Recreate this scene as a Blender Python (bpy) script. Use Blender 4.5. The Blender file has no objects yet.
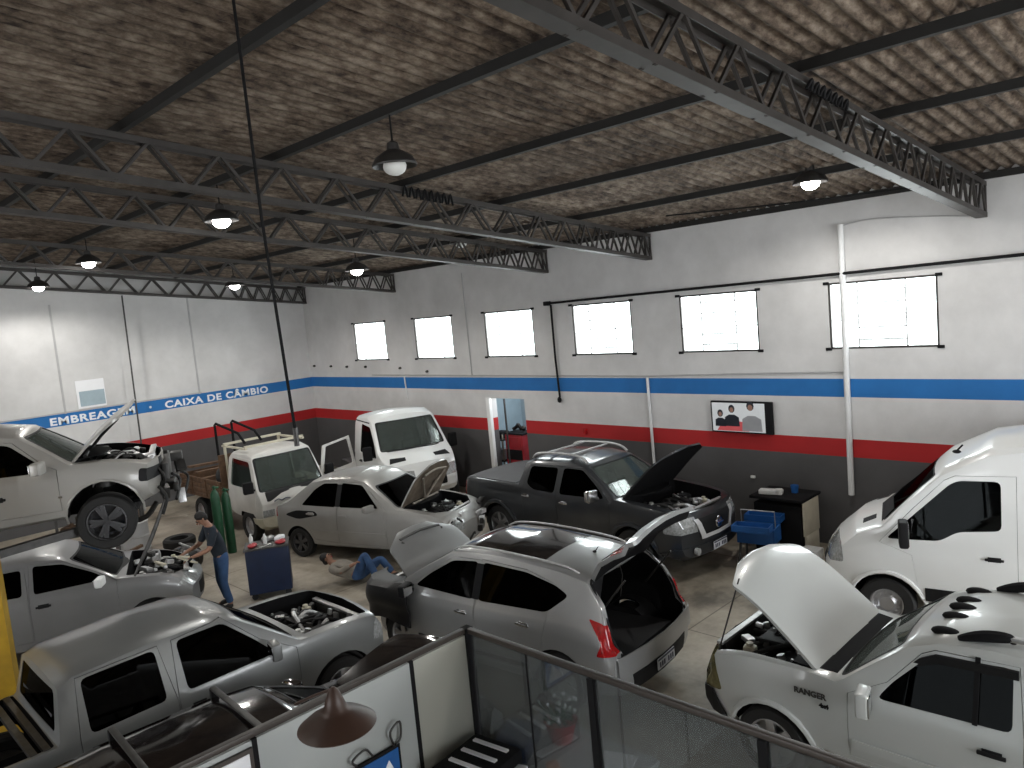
import bpy, bmesh, math, random
import numpy as np
from mathutils import Vector, Matrix, Euler
PI = math.pi
R = math.radians
scn = bpy.context.scene
COL = scn.collection

# ------------------------------------------------------------------ materials
MATS = {}
def nodes_of(name):
    m = bpy.data.materials.new(name); m.use_nodes = True
    MATS[name] = m
    return m, m.node_tree.nodes, m.node_tree.links, m.node_tree.nodes['Principled BSDF']

def mat(name, col, rough=.5, metal=0., coat=0., var=.12, scale=6., bump=0., bscale=40., spec=.5, emit=None, estr=0., dirt=None, dirt_amt=.5):
    m, N, L, b = nodes_of(name)
    c = (*col, 1)
    tc = N.new('ShaderNodeTexCoord')
    no = N.new('ShaderNodeTexNoise'); no.inputs['Scale'].default_value = scale; no.inputs['Detail'].default_value = 5
    L.new(tc.outputs['Object'], no.inputs['Vector'])
    ra = N.new('ShaderNodeValToRGB')
    ra.color_ramp.elements[0].position = .3; ra.color_ramp.elements[1].position = .72
    d = dirt if dirt else tuple(x*(1-var) for x in col)
    if dirt: d = tuple(x*(1-dirt_amt)+y*dirt_amt for x, y in zip(col, dirt))
    ra.color_ramp.elements[0].color = (*d, 1)
    ra.color_ramp.elements[1].color = c
    L.new(no.outputs['Fac'], ra.inputs['Fac']); L.new(ra.outputs['Color'], b.inputs['Base Color'])
    b.inputs['Roughness'].default_value = rough; b.inputs['Metallic'].default_value = metal
    b.inputs['Coat Weight'].default_value = coat; b.inputs['Coat Roughness'].default_value = .06
    b.inputs['Specular IOR Level'].default_value = spec
    if emit:
        b.inputs['Emission Color'].default_value = (*emit, 1); b.inputs['Emission Strength'].default_value = estr
    if bump:
        n2 = N.new('ShaderNodeTexNoise'); n2.inputs['Scale'].default_value = bscale
        L.new(tc.outputs['Object'], n2.inputs['Vector'])
        bp = N.new('ShaderNodeBump'); bp.inputs['Strength'].default_value = bump; bp.inputs['Distance'].default_value = .01
        L.new(n2.outputs['Fac'], bp.inputs['Height']); L.new(bp.outputs['Normal'], b.inputs['Normal'])
    return m

def glass(name, tint, refl=1.0, rough=.02, haze=0., hazecol=(.5, .52, .5)):
    m = bpy.data.materials.new(name); m.use_nodes = True
    MATS[name] = m
    N, L = m.node_tree.nodes, m.node_tree.links
    N.remove(N['Principled BSDF']); out = N['Material Output']
    t = N.new('ShaderNodeBsdfTransparent'); t.inputs['Color'].default_value = (*tint, 1)
    g = N.new('ShaderNodeBsdfGlossy'); g.inputs['Roughness'].default_value = rough; g.inputs['Color'].default_value = (.9, .9, .9, 1)
    lw = N.new('ShaderNodeLayerWeight'); lw.inputs['Blend'].default_value = .12
    nz = N.new('ShaderNodeTexNoise'); nz.inputs['Scale'].default_value = 3.
    mth = N.new('ShaderNodeMath'); mth.operation = 'MULTIPLY_ADD'; mth.inputs[1].default_value = .8*refl; mth.inputs[2].default_value = .035*refl
    L.new(lw.outputs['Fresnel'], mth.inputs[0])
    mx = N.new('ShaderNodeMixShader'); L.new(mth.outputs[0], mx.inputs[0]); L.new(t.outputs[0], mx.inputs[1]); L.new(g.outputs[0], mx.inputs[2])
    last = mx
    if haze:
        d = N.new('ShaderNodeBsdfDiffuse'); d.inputs['Color'].default_value = (*hazecol, 1)
        m2 = N.new('ShaderNodeMixShader')
        mm = N.new('ShaderNodeMath'); mm.operation = 'MULTIPLY_ADD'; mm.inputs[1].default_value = haze*.5; mm.inputs[2].default_value = haze*.75
        L.new(nz.outputs['Fac'], mm.inputs[0]); L.new(mm.outputs[0], m2.inputs[0])
        L.new(mx.outputs[0], m2.inputs[1]); L.new(d.outputs[0], m2.inputs[2]); last = m2
    L.new(last.outputs[0], out.inputs['Surface'])
    return m

def M(n): return MATS[n]

mat('CUT', (1, 0, 1))
mat('liner', (.010, .010, .011), .9, spec=.1)
mat('interior', (.022, .022, .024), .8)
mat('white_paint', (.80, .81, .80), .28, 0, .5, var=.05, scale=2)
mat('suv_white_paint', (.49, .51, .50), .28, 0, .5, var=.05, scale=2)
mat('pearl_paint', (.38, .37, .345), .32, .1, .5, var=.08, scale=2)
mat('silver_paint', (.34, .345, .345), .34, .45, .5, var=.08, scale=3)
mat('sedan_paint', (.33, .325, .31), .36, .3, .4, var=.12, scale=3)
mat('pickup_grey_paint', (.215, .222, .222), .34, .35, .45, var=.10, scale=2)
mat('hatch_paint', (.22, .22, .222), .38, .35, .4, var=.12, scale=2)
mat('charcoal_paint', (.035, .038, .042), .28, .3, .5, var=.2, scale=3)
mat('black_paint', (.010, .007, .007), .12, .1, .8, var=.2, scale=3)
mat('dirty_white_paint', (.66, .65, .62), .4, 0, .3, var=.15, scale=3)
mat('black_plastic', (.012, .012, .013), .6, bump=.1, spec=.2)
mat('bright_trim', (.72, .72, .73), .3, .3)
mat('matte_black', (.009, .009, .010), .85, bump=.2, spec=.2)
mat('bed_cover', (.10, .10, .105), .75, bump=.3)
mat('rubber', (.011, .011, .011), .75, bump=.3)
mat('chrome', (.75, .75, .76), .14, 1.)
mat('rim_silver', (.45, .45, .46), .35, .8)
mat('rim_dark', (.10, .10, .105), .35, .6)
mat('aluminium', (.55, .55, .55), .4, .7, var=.3, scale=14)
mat('dark_metal', (.09, .088, .085), .5, .6, var=.4, scale=12)
mat('oily_metal', (.03, .028, .026), .45, .5, var=.6, scale=16)
mat('rusty', (.16, .09, .05), .75, .2, var=.5, scale=9)
mat('white_plastic', (.75, .76, .74), .4, var=.08)
mat('cream_plastic', (.62, .58, .46), .5, var=.15)
mat('head_lens', (.55, .57, .57), .12, .3, .6, var=.5, scale=30)
mat('yellow_lens', (.20, .18, .08), .15, .2, .6, var=.5, scale=18)
mat('red_lens', (.45, .010, .012), .18, 0, .8, var=.4, scale=24)
mat('orange_lens', (.65, .18, .02), .2, 0, .6)
mat('plate_grey', (.62, .64, .68), .45)
mat('plate_dark', (.05, .055, .09), .5)
mat('seat_fabric', (.05, .05, .055), .9, bump=.3)
mat('grey_fabric', (.16, .16, .165), .9, bump=.3)
mat('paper', (.82, .83, .85), .7, var=.03)
glass('glass_tinted', (.12, .13, .13), .5)
glass('glass_dark', (.030, .032, .034), .24)
glass('glass_black', (.02, .021, .022), .12)
glass('glass_clear', (.62, .70, .66), .9)
glass('glass_windshield', (.50, .58, .54), 1.5, .04, .22, (.20, .23, .215))
glass('glass_white', (.92, .95, .94), .6)
glass('glass_partition', (.62, .65, .66), 2.6, .03, .34, (.13, .14, .142))

# ------------------------------------------------------------------ objects helpers
def link(o, parent=None):
    COL.objects.link(o)
    if parent: o.parent = parent
    return o
def tag(o, label=None, cat=None, group=None, kind=None):
    if label: o['label'] = label
    if cat: o['category'] = cat
    if group: o['group'] = group
    if kind: o['kind'] = kind
    return o
def thing(name, label, cat, loc=(0, 0, 0), rz=0., group=None, rot=None):
    o = bpy.data.objects.new(name, None); o.empty_display_size = .1
    link(o); o.location = loc; o.rotation_euler = rot if rot else (0, 0, rz)
    return tag(o, label, cat, group)
def mobj(name, me, material=None, parent=None, label=None):
    o = bpy.data.objects.new(name, me)
    if material is not None and not len(me.materials): me.materials.append(M(material))
    link(o, parent)
    if label: o['label'] = label
    return o
def copy_tree(o, parent=None):
    c = o.copy(); COL.objects.link(c); c.parent = parent
    for ch in list(o.children): copy_tree(ch, c)
    return c
def smooth(me, ang=35):
    for p in me.polygons: p.use_smooth = True
    me.set_sharp_from_angle(angle=R(ang))
    return me

class MB:
    """collects shapes into one mesh"""
    def __init__(s): s.bm = bmesh.new()
    def _x(s, vs, mtx): bmesh.ops.transform(s.bm, matrix=mtx, verts=vs)
    def box(s, c, size, rot=(0, 0, 0), bev=0., seg=2):
        g = bmesh.ops.create_cube(s.bm, size=1.)
        vs = g['verts']
        mt = Matrix.Translation(c) @ Euler(rot).to_matrix().to_4x4() @ Matrix.Diagonal((*size, 1))
        s._x(vs, mt)
        if bev:
            es = list({e for v in vs for e in v.link_edges})
            bmesh.ops.bevel(s.bm, geom=es, offset=bev, segments=seg, affect='EDGES', profile=.6)
        return s
    def cyl(s, p0, p1, r0, r1=None, seg=12, caps=True):
        r1 = r0 if r1 is None else r1
        p0, p1 = Vector(p0), Vector(p1); d = p1-p0
        g = bmesh.ops.create_cone(s.bm, cap_ends=caps, segments=seg, radius1=max(r0, 1e-4), radius2=max(r1, 1e-4), depth=d.length)
        q = Vector((0, 0, 1)).rotation_difference(d.normalized()).to_matrix().to_4x4()
        s._x(g['verts'], Matrix.Translation((p0+p1)/2) @ q)
        return s
    def bar(s, p0, p1, w, h):
        p0, p1 = Vector(p0), Vector(p1); d = p1-p0
        g = bmesh.ops.create_cube(s.bm, size=1.)
        x = d.normalized(); up = Vector((0, 0, 1)) if abs(x.z) < .99 else Vector((0, 1, 0))
        y = up.cross(x).normalized(); z = x.cross(y)
        mt = Matrix((x*d.length, y*w, z*h)).transposed().to_4x4(); mt.translation = (p0+p1)/2
        s._x(g['verts'], mt)
        return s
    def tube(s, pts, r, seg=8, sub=4):
        pts = [Vector(p) for p in pts]
        if sub > 1 and len(pts) > 2:
            q = []
            for i in range(len(pts)-1):
                p0 = pts[max(i-1, 0)]; p1 = pts[i]; p2 = pts[i+1]; p3 = pts[min(i+2, len(pts)-1)]
                for k in range(sub):
                    t = k/sub
                    q.append(.5*((2*p1)+(-p0+p2)*t+(2*p0-5*p1+4*p2-p3)*t*t+(-p0+3*p1-3*p2+p3)*t**3))
            q.append(pts[-1]); pts = q
        rings = []; prev = None
        for i, p in enumerate(pts):
            d = (pts[min(i+1, len(pts)-1)]-pts[max(i-1, 0)]).normalized()
            if prev is None:
                a = Vector((0, 0, 1)) if abs(d.z) < .9 else Vector((1, 0, 0))
                n = d.cross(a).normalized()
            else:
                n = (prev-d*prev.dot(d)).normalized()
            prev = n; b = d.cross(n)
            rr = r(i/(len(pts)-1)) if callable(r) else r
            rings.append([s.bm.verts.new(p+(n*math.cos(2*PI*k/seg)+b*math.sin(2*PI*k/seg))*rr) for k in range(seg)])
        for a, b in zip(rings, rings[1:]):
            for k in range(seg): s.bm.faces.new((a[k], a[(k+1) % seg], b[(k+1) % seg], b[k]))
        s.bm.faces.new(rings[0][::-1]); s.bm.faces.new(rings[-1])
        return s
    def lathe(s, prof, seg=24, mtx=None, axis='Z'):
        """prof: (r, z) pairs; open ends"""
        rings = []; new = []
        for r, z in prof:
            ring = []
            for k in range(seg):
                a = 2*PI*k/seg
                v = s.bm.verts.new((max(r, 1e-4)*math.cos(a), max(r, 1e-4)*math.sin(a), z)); ring.append(v); new.append(v)
            rings.append(ring)
        for a, b in zip(rings, rings[1:]):
            for k in range(seg): s.bm.faces.new((a[k], a[(k+1) % seg], b[(k+1) % seg], b[k]))
        if mtx is not None: s._x(new, mtx)
        return s
    def ball(s, c, rad, u=12, v=8, rot=(0, 0, 0)):
        g = bmesh.ops.create_uvsphere(s.bm, u_segments=u, v_segments=v, radius=1.)
        rad = rad if hasattr(rad, '__len__') else (rad,)*3
        s._x(g['verts'], Matrix.Translation(c) @ Euler(rot).to_matrix().to_4x4() @ Matrix.Diagonal((*rad, 1)))
        return s
    def prism(s, poly, fn, a, b):
        """poly 2D points; fn(u, v, w) -> xyz; w runs a..b"""
        lo = [s.bm.verts.new(fn(u, v, a)) for u, v in poly]; hi = [s.bm.verts.new(fn(u, v, b)) for u, v in poly]
        n = len(poly)
        f = [s.bm.faces.new(lo[::-1]), s.bm.faces.new(hi)]
        for i in range(n): f.append(s.bm.faces.new((lo[i], lo[(i+1) % n], hi[(i+1) % n], hi[i])))
        bmesh.ops.recalc_face_normals(s.bm, faces=f)
        return s
    def mesh(s, name='m', ang=35, sm=True):
        me = bpy.data.meshes.new(name); bmesh.ops.recalc_face_normals(s.bm, faces=s.bm.faces)
        s.bm.to_mesh(me); s.bm.free()
        return smooth(me, ang) if sm else me
    def build(s, name, material, parent=None, label=None, ang=35):
        me = s.mesh(name, ang); me.materials.append(M(material))
        return mobj(name, me, None, parent, label)

XZ = lambda u, v, w: (u, w, v)
XY = lambda u, v, w: (u, v, w)
YZ = lambda u, v, w: (w, u, v)

def rpoly(poly, r, n=3):
    """round the corners of a polygon"""
    out = []; k = len(poly)
    for i in range(k):
        a, b, c = Vector(poly[i-1]), Vector(poly[i]), Vector(poly[(i+1) % k])
        ra = min(r, (a-b).length*.45, (c-b).length*.45)
        p = b+(a-b).normalized()*ra; q = b+(c-b).normalized()*ra
        for j in range(n+1):
            t = j/n
            out.append(tuple((1-t)**2*p+2*t*(1-t)*b+t*t*q))
    return out

def grow(poly, d):
    c = Vector((0, 0))
    for p in poly: c += Vector(p)/len(poly)
    o = []
    for p in poly:
        v = Vector(p)-c; o.append(tuple(c+v*(1+d/max(v.length, .01))))
    return o

def cutter(poly, fn, a, b, material='CUT'):
    me = MB().prism(poly, fn, a, b).mesh('cutter', sm=False)
    me.materials.append(M(material)); return me
def cyl_cutter(p0, p1, r, material='liner', seg=28):
    me = MB().cyl(p0, p1, r, seg=seg).mesh('cutter', sm=False); me.materials.append(M(material)); return me

def boolop(a, b, op):
    oa = bpy.data.objects.new('ta', a); ob = bpy.data.objects.new('tb', b)
    COL.objects.link(oa); COL.objects.link(ob)
    md = oa.modifiers.new('b', 'BOOLEAN'); md.operation = op; md.solver = 'EXACT'; md.object = ob
    md.material_mode = 'TRANSFER'
    dg = bpy.context.evaluated_depsgraph_get()
    me = bpy.data.meshes.new_from_object(oa.evaluated_get(dg), depsgraph=dg)
    bpy.data.objects.remove(oa); bpy.data.objects.remove(ob)
    return me

def skin_only(me, drop=('CUT',)):
    """delete the faces that came from cutters"""
    idx = [i for i, m in enumerate(me.materials) if m and m.name in drop]
    bm = bmesh.new(); bm.from_mesh(me)
    bmesh.ops.delete(bm, geom=[f for f in bm.faces if f.material_index in idx], context='FACES')
    bm.to_mesh(me); bm.free()
    return me

def offset(me, d):
    bm = bmesh.new(); bm.from_mesh(me); bm.normal_update()
    for v in bm.verts: v.co = v.co+v.normal*d
    bm.to_mesh(me); bm.free(); return me

def thick(me, th, inner=None, off=-1):
    if inner and not any(m and m.name == inner for m in me.materials): me.materials.append(M(inner))
    o = bpy.data.objects.new('tt', me); COL.objects.link(o)
    md = o.modifiers.new('s', 'SOLIDIFY'); md.thickness = th; md.offset = off
    if inner: md.material_offset = [m.name if m else '' for m in me.materials].index(inner)
    dg = bpy.context.evaluated_depsgraph_get()
    r = bpy.data.meshes.new_from_object(o.evaluated_get(dg), depsgraph=dg)
    bpy.data.objects.remove(o)
    return smooth(r, 32)

# ------------------------------------------------------------------ vehicles
def pchip(xs, ys):
    xs = np.array(xs, float); ys = np.array(ys, float); h = np.diff(xs); d = np.diff(ys)/h
    m = np.zeros_like(xs)
    for i in range(1, len(xs)-1):
        if d[i-1]*d[i] > 0:
            w1, w2 = 2*h[i]+h[i-1], h[i]+2*h[i-1]
            m[i] = (w1+w2)/(w1/d[i-1]+w2/d[i])
    m[0], m[-1] = d[0], d[-1]
    def f(x):
        i = int(np.clip(np.searchsorted(xs, x)-1, 0, len(h)-1)); t = (x-xs[i])/h[i]
        return float((2*t**3-3*t*t+1)*ys[i]+(t**3-2*t*t+t)*h[i]*m[i]+(-2*t**3+3*t*t)*ys[i+1]+(t**3-t*t)*h[i]*m[i+1])
    return f

def car_solid(S, paint):
    st = S['side']; xs0 = [s[0] for s in st]
    low, belt, wid = (pchip(xs0, [s[k] for s in st]) for k in (1, 2, 3))
    tx = [p[0] for p in S['top']]; tz = [p[1] for p in S['top']]
    zr = max(tz); sh = S.get('shoulder', .95); rw = S['roofw']; crown = S.get('crown', .04); hc = S.get('hoodcrown', .035)
    xa, xb = xs0[0], xs0[-1]
    xs = set(round(x, 3) for x in xs0)
    n = int((xb-xa)/.09)
    for i in range(n+1): xs.add(round(xa+(xb-xa)*i/n, 3))
    for x in tx:
        xs.add(round(x, 3))
    xs = sorted(xs)
    keep = [xs[0]]
    hard = set(round(x, 3) for x in xs0+tx)
    for x in xs[1:]:
        if x-keep[-1] < .035 and x not in hard: continue
        keep.append(x)
    xs = keep
    bf, br = S.get('bf', .18), S.get('br', .1); xbf = S.get('xbf', tx[-1]-.5); xbr = S.get('xbr', tx[0]+.3)
    def bow(x):
        if x > xbf: return bf*((x-xbf)/(xb-xbf))**1.3
        if x < xbr: return -br*((xbr-x)/(xbr-xa))**1.3
        return 0.
    CF = (1., .78, .42, 0.)
    bm = bmesh.new(); wm = max(s[3] for s in st)
    rings = []; allrows = []
    for x in xs:
        zl, zb, w = low(x), belt(x), wid(x); h = zb-zl
        if tx[0] <= x <= tx[-1]: zt = float(np.interp(x, tx, tz))
        else: zt = zb
        zt = max(zt, zb+hc)
        def yg(z): return sh*w-(sh*w-rw*min(1, w/wm+.02))*(z-zb)/(zr-zb)
        g = zt-zb; sc = min(1, g/.35)
        rows = [(.84*w, zl), (.95*w, zl+.05*min(1, h/.4)), (.985*w, zl+.28*h), (w, zl+.55*h), (.993*w, zl+.8*h), (.975*w, zb-.035*min(1, h/.4)), (sh*w, zb)]
        for t in (.3, .6, .85, .95):
            z = zb+t*g; rows.append((yg(z)-(.006*sc if t > .9 else 0), z))
        rows.append((yg(zt)-.05*sc-.012, zt+.004))
        allrows.append((x, rows, zt))
        cr = crown*sc+.02*(1-sc)
        def P(y, z):
            return (x-bow(x)*(y/wm)**2, y, z)
        ring = []
        y0, z0 = rows[0]
        for f in (0., .42, .78): ring.append(P(y0*f, z0))
        for y, z in rows: ring.append(P(y, z))
        y1, z1 = rows[-1]
        for f in (.78, .42, 0.): ring.append(P(y1*f, z1+cr*(1-f*f)))
        full = ring+[(a, -b, c) for a, b, c in ring[-2:0:-1]]
        rings.append([bm.verts.new(p) for p in full])
    nn = len(rings[0])
    for a, b in zip(rings, rings[1:]):
        for k in range(nn): bm.faces.new((a[k], a[(k+1) % nn], b[(k+1) % nn], b[k]))
    half = nn//2           # index of the top centre
    nr = len(allrows[0][1])
    for end, ring in ((0, rings[0]), (-1, rings[-1])):
        x, rows, zt = allrows[end]
        fr = (1., .78, .42, 0., -.42, -.78, -1.)
        grid = []
        for j in range(nr):
            iL = 3+j; iR = nn-3-j
            if j == 0: row = [ring[3], ring[2], ring[1], ring[0], ring[nn-1], ring[nn-2], ring[nn-3]]
            elif j == nr-1: row = [ring[half-3], ring[half-2], ring[half-1], ring[half], ring[half+1], ring[half+2], ring[half+3]]
            else:
                y, z = rows[j]; row = [ring[iL]]
                for f in fr[1:-1]: row.append(bm.verts.new((x-bow(x)*(y*f/wm)**2, y*f, z)))
                row.append(ring[iR])
            grid.append(row)
        for a, b in zip(grid, grid[1:]):
            for k in range(6): bm.faces.new((a[k], a[k+1], b[k+1], b[k]))
    bmesh.ops.recalc_face_normals(bm, faces=bm.faces)
    me = bpy.data.meshes.new('solid'); bm.to_mesh(me); bm.free(); me.materials.append(M(paint))
    S['_f'] = (low, belt, wid)
    return me

def wheel(parent, x, y, z, r, w, style='alloy', out=1, steer=0.):
    """rim is the wheel part, the tyre its sub-part; out = +1 left side, -1 right side"""
    rr = r*(.66 if style != 'steel' else .6)
    mt = Matrix.Rotation(PI/2, 4, 'X')
    b = MB()
    if style == 'steel':
        b.lathe([(rr, -w*.45), (rr, w*.42), (rr*.93, w*.44), (rr*.9, w*.2), (rr*.78, w*.12), (rr*.55, w*.2), (rr*.42, w*.32), (rr*.2, w*.34), (.001, w*.34)], 28)
        for k in range(12):
            a = 2*PI*k/12; b.ball((rr*.68*math.cos(a), rr*.68*math.sin(a), w*.17), (.028, .028, .012), 8, 5)
    else:
        b.lathe([(rr, -w*.45), (rr, w*.45), (rr*.94, w*.46), (rr*.9, w*.3), (rr*.86, -w*.1), (.001, -w*.12)], 32)
        ns = {'alloy': 5, 'multi': 7, 'twin': 5, 'six': 6}[style]
        for k in range(ns):
            a0 = 2*PI*k/ns
            for da in ((0,) if style != 'twin' else (-.16, .16)):
                a = a0+da
                wd = .05 if style == 'twin' else .085
                b.box((rr*.5*math.cos(a), rr*.5*math.sin(a), w*.30), (rr*.86, wd, .03), (0, 0, a), .008)
        b.cyl((0, 0, w*.1), (0, 0, w*.36), rr*.24, rr*.17, 16)
    bmat = {'alloy': 'rim_silver', 'multi': 'rim_silver', 'six': 'rim_silver', 'twin': 'rim_dark', 'steel': 'rim_silver'}[style]
    me = b.mesh('wheel'); me.transform(mt if out < 0 else Matrix.Rotation(PI, 4, 'Z') @ mt); me.materials.append(M(bmat))
    o = mobj('wheel', me, None, parent); o.location = (x, y, z); o.rotation_euler = (0, .4*x, steer)
    t = MB()
    t.lathe([(rr*.98, -w*.42), (rr*1.06, -w*.5), (r*.93, -w*.5), (r, -w*.36), (r, -w*.1), (r*.985, -w*.08), (r*.985, w*.08), (r, w*.1), (r, w*.36), (r*.93, w*.5), (rr*1.06, w*.5), (rr*.98, w*.42)], 36)
    me = t.mesh('tire'); me.transform(mt); me.materials.append(M('rubber'))
    mobj('tire', me, None, o)
    return o

def seat(parent, x, y, z, w=.5, h=.62, m='seat_fabric'):
    b = MB()
    b.box((x+.02, y, z+.07), (.5, w, .16), bev=.05); b.box((x-.26, y, z+.1+h*.5), (.15, w*.95, h), (0, R(-14), 0), .05)
    if w < .8: b.box((x-.37, y, z+.18+h), (.09, .26, .17), (0, R(-8), 0), .03)
    b.build('seat', m, parent)

def engine(root, x0, x1, hw, z0, z1, seed=1, pale=.5):
    """loose collection of what fills an engine bay; every piece a part"""
    rg = random.Random(seed); L = x1-x0
    def P(u, v): return (x0+u*L, v*hw)
    x, y = P(.5, .08)
    b = MB(); b.box((x, y, (z0+z1)/2-.04), (L*.62, hw*1.0, (z1-z0)*.70), (0, 0, R(4)), .04)
    for k in range(4): b.cyl((x-L*.15+k*L*.1, y-.1, z1-.22), (x-L*.15+k*L*.1, y-.1, z1-.12), .035, seg=10)
    b.build('engine_block', 'oily_metal', root)
    MB().box((x, y, z1-.07), (L*.42, hw*.62, .07), (R(3), 0, R(4)), .025).build('engine_cover', 'black_plastic', root)
    bx, by = P(.30, .72); MB().box((bx, by, z1-.15), (.2, .26, .2), bev=.012).box((bx, by, z1-.04), (.17, .2, .02)).build('battery', 'matte_black', root)
    for dy in (-.07, .07): MB().cyl((bx-.05, by+dy, z1-.04), (bx-.05, by+dy, z1-.01), .014).build('battery_terminal', 'aluminium', root)
    ax, ay = P(.45, -.7); MB().box((ax, ay, z1-.14), (.34, .28, .2), (0, 0, R(8)), .035).box((ax, ay, z1-.05), (.3, .24, .04), (0, 0, R(8)), .01).build('air_filter_box', 'black_plastic', root)
    for u, v in ((.18, -.42), (.7, .66)):
        px, py = P(u, v); MB().box((px, py, z1-.12), (.13, .11, .15), (0, 0, R(12)), .03).cyl((px, py, z1-.05), (px, py, z1-.015), .035).build('fluid_reservoir', 'white_plastic' if u < .5 else 'cream_plastic', root)
    for s in (-1, 1):
        px, py = P(.3, s*.84); MB().lathe([(.11, z1-.3), (.1, z1-.09), (.07, z1-.06), (.03, z1-.05), (.001, z1-.05)], 18, Matrix.Translation((px, py, 0))).build('strut_tower', 'dark_metal', root)
    rx, _ = P(.93, 0)
    MB().box((rx, 0, z1-.2), (.05, hw*1.5, .3), bev=.01).build('radiator', 'dark_metal', root)
    MB().box((rx, 0, z1-.03), (.07, hw*1.75, .035), bev=.008).build('radiator_support', 'aluminium' if pale > .4 else 'black_plastic', root)
    for k in range(15):
        u0, v0, u1, v1 = rg.uniform(.1, .4), rg.uniform(-.7, .7), rg.uniform(.55, .9), rg.uniform(-.75, .75)
        p, q = P(u0, v0), P(u1, v1); mid = P((u0+u1)/2+rg.uniform(-.1, .1), (v0+v1)/2+rg.uniform(-.3, .3))
        MB().tube([(*p, z1-.13), (*mid, z1+rg.uniform(-.06, .02)), (*q, z1-.12)], rg.choice((.012, .016, .024, .03)), 8, 5).build('hose', rg.choice(('rubber', 'rubber', 'black_plastic', 'aluminium')), root)
    for k in range(16):
        px, py = P(rg.uniform(.08, .88), rg.uniform(-.85, .85)); zz = z1-rg.uniform(.0, .10)
        if k % 2: MB().box((px, py, zz), (rg.uniform(.05, .13), rg.uniform(.04, .1), .05), (rg.uniform(-.3, .3), rg.uniform(-.3, .3), rg.uniform(0, 3)), .008).build('bracket', rg.choice(('aluminium', 'aluminium', 'dark_metal')), root)
        else: MB().cyl((px, py, zz-.05), (px+.02, py, zz+.02), rg.uniform(.025, .05), seg=14).build('pulley', rg.choice(('aluminium', 'dark_metal')), root)

def text_mesh(body, size, bold=.006, align='LEFT', depth=.002, space=1.):
    cu = bpy.data.curves.new('t', 'FONT'); cu.body = body; cu.size = size; cu.offset = bold; cu.extrude = depth; cu.align_x = align; cu.space_character = space
    o = bpy.data.objects.new('t', cu); COL.objects.link(o)
    dg = bpy.context.evaluated_depsgraph_get()
    me = bpy.data.meshes.new_from_object(o.evaluated_get(dg), depsgraph=dg)
    bpy.data.objects.remove(o); return me

def plate(root, x, z, face=1, y=0., tilt=0.):
    o = MB().box((0, 0, 0), (.012, .4, .13), bev=.004).build('licence_plate', 'plate_grey', root)
    o.location = (x, y, z); o.rotation_euler = (0, tilt, 0)
    for k in range(7):
        if k != 3: MB().box((.008*face, -.15+.05*k, -.012), (.002, .03, .06)).build('plate_character', 'plate_dark', o)
    MB().box((.008*face, 0, .052), (.002, .39, .022)).build('plate_band', 'plate_dark', o)

def mirror_part(root, x, y, z, side, paint, w=.13, h=.2, cap=True):
    b = MB(); b.box((x, y+side*.12, z), (.11, .22, h), (0, 0, side*R(12)), .035, 3); b.bar((x+.02, y-side*.02, z-h*.28), (x, y+side*.08, z-h*.2), .05, .04)
    o = b.build('side_mirror', paint, root)
    MB().box((x-.058, y+side*.125, z), (.006, .18, h*.8), (0, 0, side*R(12)), .002).build('mirror_glass', 'chrome', o)

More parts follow.
